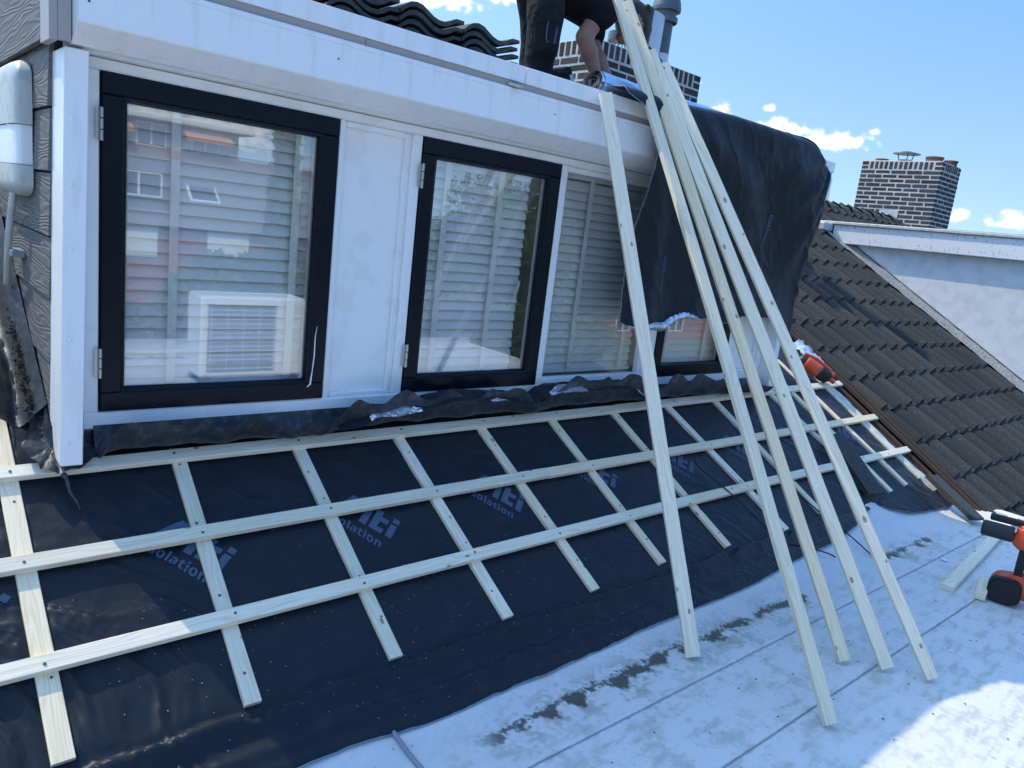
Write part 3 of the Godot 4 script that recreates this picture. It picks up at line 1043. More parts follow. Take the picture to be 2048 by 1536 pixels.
func build_flat_roof() -> void:
	var m := mat("membrane", Color(1, 1, 1), 0.55, 0.0, 0.45)
	m.albedo_texture = membrane_texture()
	bump(m, tex_l(noise_bytes(221, 0.02, 512, 512, 5), 512, 512), 0.35)
	var f := thing("flat_roof", Vector3(3, 0, 3), "", "", "", "structure")
	wn.seed = 9
	wn.frequency = 0.1
	# three laps of membrane, each 3 mm over the next, the first dressed up the slope
	var xs := []
	for j in 181:
		xs.append(-5.0 + 11.32 * j / 180.0)
	for q in [[0.25, 1.44, 0.006, 60], [1.415, 1.785, 0.003, 8], [1.76, 5.2, 0.0, 20]]:
		var b := MB.new()
		var rows := []
		var uvs := []
		for i in q[3] + 1:
			var z: float = lerpf(q[0], q[1], float(i) / q[3])
			var row := PackedVector3Array()
			var ur := PackedVector2Array()
			for x: float in xs:
				var y: float = q[2] + wn.get_noise_2d(x * 12.0, z * 12.0) * 0.003
				if z < 1.5:
					y += roof_y(z, -0.016) + wn.get_noise_2d(x * 30.0, z * 22.0) * 0.004 * smoothstep(1.4, 1.2, z)
					# it is pulled up into a peak right of the leaning battens
					y += 0.035 * exp(-pow((x - 5.05) / 0.10, 2.0)) * smoothstep(1.12, 1.0, z) * smoothstep(0.85, 0.95, z)
				row.append(Vector3(x, y, z))
				ur.append(Vector2(x / 7.0, z / 3.5))
			rows.append(row)
			uvs.append(ur)
		# turn the free edge down
		var last := PackedVector3Array()
		for p: Vector3 in rows[-1]:
			last.append(p + Vector3(0, -0.006, 0.0005))
		rows.append(last)
		uvs.append(uvs[-1])
		b.sheet(rows, uvs, true)
		part(f, "membrane_lap", b, m)
	var deck := MB.new()
	deck.aabb(Vector3(-5, -0.35, 0.2), Vector3(6.3, -0.02, 5.2))
	part(f, "roof_deck", deck, M.bitumen)
	var side := MB.new()
	side.aabb(Vector3(6.305, -0.36, 1.22), Vector3(6.36, 0.035, 5.2), 0.012)
	part(f, "roof_edge_upstand", side, m)
	var kerb := MB.new()
	kerb.aabb(Vector3(-5.05, -0.4, 5.16), Vector3(6.36, 0.09, 5.30), 0.01)
	part(f, "roof_edge_trim", kerb, M.aluminium_trim)
	# small litter
	b_litter()

func b_litter() -> void:
	var r := RandomNumberGenerator.new()
	r.seed = 41
	var b := MB.new()
	for k in 170:
		var x := r.randf_range(0.9, 6.0)
		var z := r.randf_range(1.3, 2.9)
		var l := r.randf_range(0.003, 0.010)
		b.col = Color(0.05, 0.04, 0.03) * r.randf_range(0.4, 1.5)
		b.box(Transform3D(Basis(Vector3.UP, r.randf() * TAU), Vector3(x, 0.005, z)), Vector3(l, 0.002, r.randf_range(0.002, 0.005)))
	single("leaf_litter", b, M.debris, "scattered dark crumbs and bits of leaf on white membrane", "litter", "", "stuff")
	# sawdust on the black sheet
	b = MB.new()
	for k in 420:
		var x := r.randf_range(0.4, 4.6)
		var z := lerpf(0.35, 1.09, sqrt(r.randf()))
		b.col = Color(0.55, 0.47, 0.33)
		b.box(Transform3D(Basis(Vector3.UP, r.randf() * TAU), underlay_at(x, z, 0.001)), Vector3(r.randf_range(0.0015, 0.005), 0.001, 0.0015))
	single("sawdust", b, M.debris, "pale sawdust crumbs sprinkled over the black underlay", "sawdust", "", "stuff")

# ---------------------------------------------------------------- the dormer
func hinge(parent: Node3D, x: float, y: float) -> void:
	var b := MB.new()
	for k in 3:
		b.lathe([Vector2(0.0, -0.017), Vector2(0.0065, -0.016), Vector2(0.0065, 0.016), Vector2(0.0, 0.017)], Transform3D(Basis(), Vector3(x, y + (k - 1) * 0.036, 0.019)), 10)
	b.aabb(Vector3(x - 0.016, y - 0.05, 0.0125), Vector3(x - 0.003, y + 0.05, 0.0145))
	part(parent, "hinge", b, M.steel)

func casement(d: Node3D, x0: float, x1: float, y0: float, y1: float, hinged: bool, chips := false) -> void:
	var w := Node3D.new()
	w.name = "casement_window"
	d.add_child(w, true)
	w.position = Vector3(x0, y0, 0) - d.position
	var rail := 0.068
	var b := MB.new()
	b.aabb(Vector3(x0, y1 - rail, -0.035), Vector3(x1, y1, 0.012), 0.004)
	b.aabb(Vector3(x0, y0, -0.035), Vector3(x1, y0 + rail, 0.012), 0.004)
	b.aabb(Vector3(x0, y0 + rail, -0.035), Vector3(x0 + rail, y1 - rail, 0.0115), 0.004)
	b.aabb(Vector3(x1 - rail, y0 + rail, -0.035), Vector3(x1, y1 - rail, 0.0115), 0.004)
	part(w, "sash_frame", b, M.sash_paint)
	# glazing beads, sloped and set back
	b = MB.new()
	var i0 := x0 + rail
	var i1 := x1 - rail
	var j0 := y0 + rail
	var j1 := y1 - rail
	for q in [[Vector3(i0, j0, 0), Vector3(i1, j0, 0), Vector3(0, 1, 0)], [Vector3(i1, j1, 0), Vector3(i0, j1, 0), Vector3(0, -1, 0)], [Vector3(i1, j0, 0), Vector3(i1, j1, 0), Vector3(-1, 0, 0)], [Vector3(i0, j1, 0), Vector3(i0, j0, 0), Vector3(1, 0, 0)]]:
		var a: Vector3 = q[0]
		var e: Vector3 = q[1]
		var n: Vector3 = q[2]
		var t := (e - a).normalized() * 0.016
		var fr := Vector3(0, 0, 0.004)
		var bk := Vector3(0, 0, -0.016)
		b.quad(a + fr, e + fr, e + n * 0.010 - t * 0.6 + Vector3(0, 0, 0.001), a + n * 0.010 + t * 0.6 + Vector3(0, 0, 0.001))
		b.quad(a + n * 0.010 + t * 0.6 + Vector3(0, 0, 0.001), e + n * 0.010 - t * 0.6 + Vector3(0, 0, 0.001), e + n * 0.016 - t + bk, a + n * 0.016 + t + bk)
	part(w, "glazing_bead", b, M.bead_paint)
	# double glazing
	for z in [-0.020, -0.040]:
		b = MB.new()
		b.aabb(Vector3(i0 + 0.004, j0 + 0.004, z - 0.004), Vector3(i1 - 0.004, j1 - 0.004, z))
		part(w, "glass_pane", b, M.coated_glass if z > -0.03 else M.glass)
	b = MB.new()
	b.aabb(Vector3(i0 + 0.004, j0 + 0.004, -0.0355), Vector3(i0 + 0.022, j1 - 0.004, -0.0245))
	part(w, "glazing_spacer", b, M.grey_metal)
	b = MB.new()
	b.aabb(Vector3(i1 - 0.022, j0 + 0.004, -0.0355), Vector3(i1 - 0.004, j1 - 0.004, -0.0245))
	part(w, "glazing_spacer", b, M.grey_metal)
	if hinged:
		hinge(w, x0 - 0.002, lerpf(y0, y1, 0.155))
		hinge(w, x0 - 0.002, lerpf(y0, y1, 0.855))
	if chips:
		# paint broken away to the white ground, lower right
		b = MB.new()
		var pts := [Vector3(i1 + 0.022, j0 + 0.24, 0), Vector3(i1 + 0.016, j0 + 0.20, 0), Vector3(i1 + 0.017, j0 + 0.12, 0), Vector3(i1 + 0.012, j0 + 0.05, 0), Vector3(i1 + 0.006, j0 - 0.005, 0), Vector3(i1 - 0.006, j0 - 0.016, 0)]
		var wd := [0.0008, 0.0018, 0.0025, 0.002, 0.004, 0.003]
		for k in pts.size() - 1:
			var o := Vector3(0, 0, 0.0123)
			b.quad(pts[k + 1] + o - Vector3(wd[k + 1], 0, 0), pts[k + 1] + o + Vector3(wd[k + 1], 0, 0), pts[k] + o + Vector3(wd[k], 0, 0), pts[k] + o - Vector3(wd[k], 0, 0))
		part(w, "chipped_paint", b, M.white_paint)

func blind(x0: float, x1: float, y0: float, y1: float, tapes: Array, label: String, gap := 0.0) -> void:
	var z := -0.105
	var v := thing("venetian_blind", Vector3((x0 + x1) * 0.5, y0, z), label, "blind", "white slatted blinds behind the dormer windows")
	var pitch := 0.047
	var n := int((y1 - y0 - 0.05) / pitch)
	var sec := PackedVector2Array()
	for k in 7:
		var f := k / 6.0 - 0.5
		sec.append(Vector2(f * 0.055, 0.004 * (1.0 - 4.0 * f * f) + 0.0012))
	for k in range(6, -1, -1):
		var f := k / 6.0 - 0.5
		sec.append(Vector2(f * 0.055, 0.004 * (1.0 - 4.0 * f * f) - 0.0012))
	var b := MB.new()
	var an := deg_to_rad(66.0)
	b.prism(sec, func(p: float, q: float, x: float) -> Vector3: return Vector3(x, -p * sin(an) + q * cos(an), p * cos(an) + q * sin(an)), -0.5 * (x1 - x0), 0.5 * (x1 - x0))
	var me := b.mesh()
	me.surface_set_material(0, M.blind_slat)
	for k in n:
		var o := piece(v, "slat", me, Transform3D(Basis(Vector3.FORWARD, rng.randf_range(-0.0012, 0.0012)), Vector3(rng.randf_range(-0.002, 0.002), 0.035 + k * pitch, 0)))
		o.rotate_object_local(Vector3.RIGHT, rng.randf_range(-0.03, 0.03))
	b = MB.new()
	b.aabb(Vector3(x0, y1 - 0.045, z - 0.03), Vector3(x1, y1, z + 0.03), 0.003)
	part(v, "head_rail", b, M.blind_slat)
	b = MB.new()
	b.aabb(Vector3(x0, y0, z - 0.026), Vector3(x1, y0 + 0.018, z + 0.026), 0.003)
	part(v, "bottom_rail", b, M.blind_slat)
	for t in tapes:
		b = MB.new()
		var tx: float = lerpf(x0, x1, t)
		b.aabb(Vector3(tx - 0.016, y0 + 0.01, z + 0.030), Vector3(tx + 0.016, y1 - 0.02, z + 0.0315))
		part(v, "ladder_tape", b, M.blind_tape)
	if gap > 0.0:
		b = MB.new()
		b.tube(PackedVector3Array([Vector3(x1 - 0.02, y0 + 0.50, z + 0.035), Vector3(x1 - 0.055, y0 + 0.40, z + 0.045)]), 0.004, 6)
		b.tube(PackedVector3Array([Vector3(x1 - 0.012, y0 + 0.50, z + 0.035), Vector3(x1 - 0.046, y0 + 0.40, z + 0.045)]), 0.003, 6)
		part(v, "pull_cord", b, M.blind_tape)

func build_dormer() -> void:
	var d := thing("dormer", Vector3(2.7, 0.7, 0), "white flat-topped dormer with dark casement windows and grey wood-grain side cladding", "dormer")
	var b: MB
	var ex := func(p: float, q: float, x: float) -> Vector3: return Vector3(x, q, p)     # section (z, y) swept along x
	# fascia: soffit, splayed lower edge, upright face with a lip, in one folded sheet
	b = MB.new()
	var sec := PackedVector2Array([Vector2(0.0, 2.318), Vector2(0.0, 2.028), Vector2(0.05, 2.030), Vector2(0.052, 2.036), Vector2(0.066, 2.036), Vector2(0.068, 2.031), Vector2(0.118, 2.034), Vector2(0.124, 2.038), Vector2(0.218, 2.084), Vector2(0.222, 2.090), Vector2(0.222, 2.2135), Vector2(0.2195, 2.2155), Vector2(0.222, 2.2175), Vector2(0.222, 2.231), Vector2(0.219, 2.234), Vector2(0.19, 2.234), Vector2(0.19, 2.318)])
	sec.reverse()
	b.prism(sec, ex, 0.518, 5.03)
	var fa := part(d, "fascia", b, M.white_sheet)
	# faint running stains below the trim joints are in the sheet's own mottling; screw heads near the corner
	b = MB.new()
	for p in [Vector3(0.545, 2.145, 0.2222), Vector3(1.34, 2.165, 0.2222), Vector3(2.42, 2.17, 0.2222)]:
		b = MB.new()
		b.lathe([Vector2(0.004, 0), Vector2(0.003, 0.0015), Vector2(0, 0.002)], Transform3D(Basis(Vector3.RIGHT, PI / 2), p), 8)
		part(fa, "screw_head", b, M.nail_steel)
	# grey edge strip in two lengths and the bright roof trim above it
	for q in [[0.505, 1.452], [1.4545, 3.6], [3.6025, 5.04]]:
		b = MB.new()
		b.aabb(Vector3(q[0], 2.2345, 0.192), Vector3(q[1], 2.2625, 0.2055), 0.001)
		part(d, "edge_strip", b, M.grey_metal)
	for q in [[0.50, 2.2265], [2.2305, 4.1], [4.104, 5.045]]:
		b = MB.new()
		b.aabb(Vector3(q[0], 2.263, 0.188), Vector3(q[1], 2.331, 0.2165), 0.002)
		b.aabb(Vector3(q[0], 2.319, 0.14), Vector3(q[1], 2.325, 0.187))
		part(d, "roof_trim", b, M.white_sheet)
	b = MB.new()
	b.aabb(Vector3(0.50, 2.24, -2.62), Vector3(5.03, 2.318, -0.001))
	b.aabb(Vector3(0.52, 2.3175, -0.001), Vector3(5.02, 2.3215, 0.139))
	part(d, "flat_top", b, M.bitumen)
	# corner post, a folded white sheet that leans a little
	b = MB.new()
	var lean := Transform3D(Basis(Vector3.BACK, -0.0128), Vector3(0.5255, 1.36, 0.03))
	b.box(lean, Vector3(0.067, 1.325, 0.18), 0.003)
	var po := part(d, "corner_post", b, M.white_sheet)
	b = MB.new()
	for y in [0.78, 1.13, 1.42, 1.62, 1.82]:
		b = MB.new()
		var px: float = 0.522 + (y - 1.36) * 0.0128
		b.lathe([Vector2(0.0085, 0), Vector2(0.0078, 0.003), Vector2(0.004, 0.0048), Vector2(0, 0.005)], Transform3D(Basis(Vector3.RIGHT, PI / 2), Vector3(px - 0.008, y, 0.1203)), 14)
		part(po, "fixing_cap", b, M.white_sheet)
	b = MB.new()
	b.aabb(Vector3(0.540, 0.775, 0.0), Vector3(0.5715, 2.027, 0.030), 0.002)
	part(d, "side_lining", b, M.grey_metal)
	# window frame: head, sill and uprights
	b = MB.new()
	b.aabb(Vector3(0.572, 1.990, -0.07), Vector3(4.93, 2.027, 0.0), 0.003)
	b.aabb(Vector3(0.572, 1.9895, -0.071), Vector3(4.93, 1.992, 0.004), 0.0)
	part(d, "frame_head", b, M.white_paint)
	b = MB.new()
	b.aabb(Vector3(0.572, 0.785, -0.07), Vector3(4.93, 0.8465, 0.006), 0.005)
	part(d, "frame_sill", b, M.white_paint)
	for q in [[0.572, 0.622], [1.479, 1.502], [1.826, 1.874], [2.713, 2.758], [3.600, 3.688], [4.472, 4.535], [4.87, 4.93]]:
		b = MB.new()
		b.aabb(Vector3(q[0], 0.8465, -0.07), Vector3(q[1], 1.9895, 0.001), 0.003)
		part(d, "frame_upright", b, M.white_paint)
	# solid white panels, set back behind a moulding
	for q in [[1.502, 1.826], [4.535, 4.87]]:
		b = MB.new()
		b.aabb(Vector3(q[0], 0.8465, -0.05), Vector3(q[1], 1.9895, -0.030))
		var pn := part(d, "infill_panel", b, M.white_paint)
		b = MB.new()
		b.aabb(Vector3(q[0], 0.8465, -0.030), Vector3(q[0] + 0.014, 1.9895, -0.012), 0.004)
		b.aabb(Vector3(q[1] - 0.030, 0.8465, -0.030), Vector3(q[1] - 0.016, 1.9895, -0.008), 0.004)
		b.aabb(Vector3(q[1] - 0.0155, 0.8465, -0.030), Vector3(q[1], 1.9895, -0.014), 0.003)
		b.aabb(Vector3(q[0] + 0.0145, 1.965, -0.030), Vector3(q[1] - 0.0305, 1.9895, -0.010), 0.004)
		b.aabb(Vector3(q[0] + 0.0145, 0.8465, -0.030), Vector3(q[1] - 0.0305, 0.866, -0.006), 0.005)
		part(pn, "moulding", b, M.white_paint)
	casement(d, 0.625, 1.4765, 0.849, 1.987, true, true)
	casement(d, 1.877, 2.7105, 0.849, 1.987, true)
	casement(d, 3.691, 4.4695, 0.849, 1.987, false)
	# fixed light between the casements
	var w := Node3D.new()
	w.name = "fixed_window"
	d.add_child(w, true)
	w.position = Vector3(2.758, 0.8465, -0.03) - d.position
	b = MB.new()
	b.aabb(Vector3(2.758, 1.962, -0.06), Vector3(3.600, 1.9895, -0.018), 0.004)
	b.aabb(Vector3(2.758, 0.8465, -0.06), Vector3(3.600, 0.876, -0.012), 0.006)
	b.aabb(Vector3(2.758, 0.876, -0.06), Vector3(2.784, 1.962, -0.018), 0.004)
	b.aabb(Vector3(3.574, 0.876, -0.06), Vector3(3.600, 1.962, -0.018), 0.004)
	part(w, "glazing_bead", b, M.white_paint)
	for z in [-0.036, -0.054]:
		b = MB.new()
		b.aabb(Vector3(2.780, 0.872, z - 0.004), Vector3(3.578, 1.966, z))
		part(w, "glass_pane", b, M.coated_glass if z > -0.04 else M.glass)
	# right end post and the far side wall
	b = MB.new()
	b.aabb(Vector3(4.932, 0.70, -0.08), Vector3(4.99, 2.027, 0.10), 0.003)
	part(d, "corner_post", b, M.white_sheet)
	b = MB.new()
	var side := PackedVector2Array([Vector2(-0.081, 0.74), Vector2(-0.081, 2.239), Vector2(-2.55, 2.239)])
	b.prism(side, func(p: float, q: float, x: float) -> Vector3: return Vector3(x, q, p), 4.95, 4.985)
	part(d, "side_wall", b, M.white_sheet)
	# the room behind the glass
	b = MB.new()
	b.quad(Vector3(0.60, 0.62, -1.4), Vector3(4.93, 0.62, -1.4), Vector3(4.93, 2.22, -1.4), Vector3(0.60, 2.22, -1.4))
	b.quad(Vector3(0.60, 0.62, -0.071), Vector3(4.93, 0.62, -0.071), Vector3(4.93, 0.62, -1.4), Vector3(0.60, 0.62, -1.4))
	b.quad(Vector3(0.60, 2.22, -1.4), Vector3(4.93, 2.22, -1.4), Vector3(4.93, 2.22, -0.071), Vector3(0.60, 2.22, -0.071))
	b.quad(Vector3(0.60, 0.62, -0.071), Vector3(0.60, 0.62, -1.4), Vector3(0.60, 2.22, -1.4), Vector3(0.60, 2.22, -0.071))
	b.quad(Vector3(4.93, 0.62, -1.4), Vector3(4.93, 0.62, -0.071), Vector3(4.93, 2.22, -0.071), Vector3(4.93, 2.22, -1.4))
	b.quad(Vector3(0.60, 0.62, -0.0705), Vector3(0.60, 0.80, -0.0705), Vector3(4.93, 0.80, -0.0705), Vector3(4.93, 0.62, -0.0705))
	b.quad(Vector3(0.60, 2.02, -0.0705), Vector3(0.60, 2.22, -0.0705), Vector3(4.93, 2.22, -0.0705), Vector3(4.93, 2.02, -0.0705))
	part(d, "room_lining", b, M.room_wall)
	# wood-grain boards on the left cheek, cut to the slope
	var ys := [0.58, 0.795, 1.016, 1.234, 1.440, 1.650, 1.853, 2.06]
	for k in ys.size() - 1:
		var y0: float = ys[k] + 0.004
		var y1: float = ys[k + 1] - 0.004
		var z0 := -0.058
		var zb := func(y: float) -> float: return -(y - 0.62) / tan(TH)
		var poly := PackedVector2Array()
		var ymin := maxf(y0, 0.62 - z0 * tan(TH))
		if ymin >= y1: continue
		poly = PackedVector2Array([Vector2(z0, ymin), Vector2(z0, y1), Vector2(maxf(zb.call(y1), -2.5), y1), Vector2(minf(zb.call(ymin), z0 - 0.001), ymin)])
		b = MB.new()
		var us := rng.randf() * 3.0
		var back := 0.505
		# lapped: the lower edge stands out a little further than the upper one
		var fx := func(z: float, y: float, x: float) -> Vector3: return Vector3(x if x > 0.495 else x + 0.008 * (y - y0) / (y1 - y0), y, z)
		b.prism(poly, fx, 0.484, back)
		for i in b.uv.size():
			b.uv[i] = Vector2(b.v[i].z + us, b.v[i].y - y0 + us * 0.37)
		part(d, "cladding_board", b, M.siding)
	b = MB.new()
	b.prism(PackedVector2Array([Vector2(-0.058, 0.7), Vector2(-0.058, 2.239), Vector2(-2.5, 2.239), Vector2(-2.5, 2.1)]), func(z: float, y: float, x: float) -> Vector3: return Vector3(x, y, z), 0.506, 0.545)
	part(d, "side_wall", b, M.bitumen)
	# grain board along the top of the cheek, with a grey angle at its end
	b = MB.new()
	b.aabb(Vector3(0.462, 2.045, -2.55), Vector3(0.482, 2.345, 0.004), 0.002)
	for i in b.uv.size():
		b.uv[i] = Vector2(b.v[i].z * 0.8, b.v[i].y + 0.12)
	part(d, "side_fascia_board", b, M.siding)
	b = MB.new()
	b.aabb(Vector3(0.4575, 2.030, 0.005), Vector3(0.480, 2.346, 0.140), 0.001)
	b.aabb(Vector3(0.4805, 2.034, 0.12), Vector3(0.515, 2.344, 0.142), 0.001)
	part(d, "corner_angle", b, M.grey_metal)
	b = MB.new()
	b.aabb(Vector3(0.4825, 2.050, -2.55), Vector3(0.499, 2.345, 0.004))
	part(d, "side_packing", b, M.old_timber)

	blind(0.66, 1.46, 0.885, 1.985, [0.28, 0.86], "white slatted blind behind the large leftmost casement window")
	blind(1.93, 2.60, 0.885, 1.985, [0.22, 0.70], "white slatted blind behind the second casement, right of the white panel", 1.0)
	blind(2.80, 3.57, 0.885, 1.985, [0.30, 0.86], "shaded slatted blind behind the fixed white-framed window")
	blind(3.72, 4.45, 0.885, 1.985, [0.25, 0.8], "slatted blind mostly hidden behind the hanging black sheet")

# cable trunking on the cheek
func build_trunking() -> void:
	var t := thing("cable_trunking", Vector3(0.43, 1.2, -0.4), "pale plastic trunking with ribbed hose on the grey wood-grain cladding", "trunking")
	var b := MB.new()
	var bulge := func(b: MB, y0: float, y1: float, x: float, zr: float, round_top: float, round_bot: float) -> void:
		var rows := []
		var uvs := []
		var n := 18
		for i in n + 1:
			var y := lerpf(y0, y1, float(i) / n)
			var dt := (y1 - y) / maxf(round_top, 0.001)
			var db := (y - y0) / maxf(round_bot, 0.001)
			var kk := 1.0
			if round_top > 0.0 and dt < 1.0: kk *= sqrt(maxf(0.0, 1.0 - pow(1.0 - dt, 2.0)))
			if round_bot > 0.0 and db < 1.0: kk *= sqrt(maxf(0.0, 1.0 - pow(1.0 - db, 2.0)))
			var row := PackedVector3Array()
			var ur := PackedVector2Array()
			for j in 17:
				var a := -PI / 2 + PI * j / 16.0
				var sx := signf(cos(a)) * pow(absf(cos(a)), 0.35)
				var sz := signf(sin(a)) * pow(absf(sin(a)), 0.4)
				row.append(Vector3(0.484 - (x * (0.35 + 0.65 * kk)) * sx, y, -0.62 + zr * (0.6 + 0.4 * kk) * sz))
				ur.append(Vector2(j / 16.0, y))
			rows.append(row)
			uvs.append(ur)
		b.sheet(rows, uvs, false)
	bulge.call(b, 1.80, 2.02, 0.060, 0.30, 0.07, 0.0)
	part(t, "top_cover", b, M.pvc_pale)
	b = MB.new()
	bulge.call(b, 1.665, 1.798, 0.054, 0.295, 0.0, 0.0)
	part(t, "duct", b, M.white_paint)
	b = MB.new()
	bulge.call(b, 1.555, 1.663, 0.062, 0.305, 0.0, 0.05)
	part(t, "lower_cover", b, M.pvc_pale)
	b = MB.new()
	var pts := PackedVector3Array()
	var rad := PackedFloat32Array()
	for i in 90:
		var f := i / 89.0
		pts.append(Vector3(0.452 - 0.012 * sin(f * PI), lerpf(1.57, 1.20, f), -0.52 - 0.20 * f * f))
		rad.append(0.0125 if i % 3 != 0 else 0.0105)
	b.tube(pts, rad, 10)
	part(t, "ribbed_hose", b, M.pvc_pale)
	b = MB.new()
	b.aabb(Vector3(0.440, 1.325, -0.62), Vector3(0.482, 1.350, -0.50), 0.002)
	part(t, "hose_clip", b, M.cable_grey)

# ---------------------------------------------------------------- lead, flaps and cloth
const LEAD := [Vector2(0.60, 0.744), Vector2(0.631, 0.808), Vector2(0.685, 0.837), Vector2(0.728, 0.832), Vector2(0.756, 0.825), Vector2(0.796, 0.84), Vector2(0.837, 0.821), Vector2(0.914, 0.834), Vector2(0.963, 0.811), Vector2(1.021, 0.786), Vector2(1.053, 0.786), Vector2(1.104, 0.819), Vector2(1.144, 0.824), Vector2(1.207, 0.801), Vector2(1.279, 0.773), Vector2(1.323, 0.757), Vector2(1.373, 0.792), Vector2(1.432, 0.764), Vector2(1.492, 0.796), Vector2(1.582, 0.864), Vector2(1.668, 0.836), Vector2(1.791, 0.893), Vector2(1.846, 0.887), Vector2(1.942, 0.845), Vector2(2.052, 0.888), Vector2(2.19, 0.834), Vector2(2.299, 0.879), Vector2(2.367, 0.858), Vector2(2.5, 0.869), Vector2(2.632, 0.785), Vector2(2.767, 0.855), Vector2(2.883, 0.92), Vector2(3.039, 0.88), Vector2(3.131, 0.905), Vector2(3.224, 0.872), Vector2(3.332, 0.919), Vector2(3.452, 0.881), Vector2(3.642, 0.819), Vector2(3.786, 0.895), Vector2(3.888, 0.85), Vector2(4.021, 0.889), Vector2(4.211, 0.83), Vector2(4.306, 0.845), Vector2(4.444, 0.80), Vector2(4.7, 0.79), Vector2(4.92, 0.76)]
const FLAP := [Vector2(1.50, 0.735), Vector2(1.613, 0.752), Vector2(1.66, 0.785), Vector2(1.755, 0.782), Vector2(1.879, 0.795), Vector2(2.026, 0.822), Vector2(2.123, 0.832), Vector2(2.27, 0.820), Vector2(2.424, 0.810), Vector2(2.601, 0.787), Vector2(2.655, 0.812), Vector2(2.727, 0.830), Vector2(2.986, 0.832), Vector2(3.344, 0.826), Vector2(3.481, 0.772), Vector2(3.62, 0.74)]

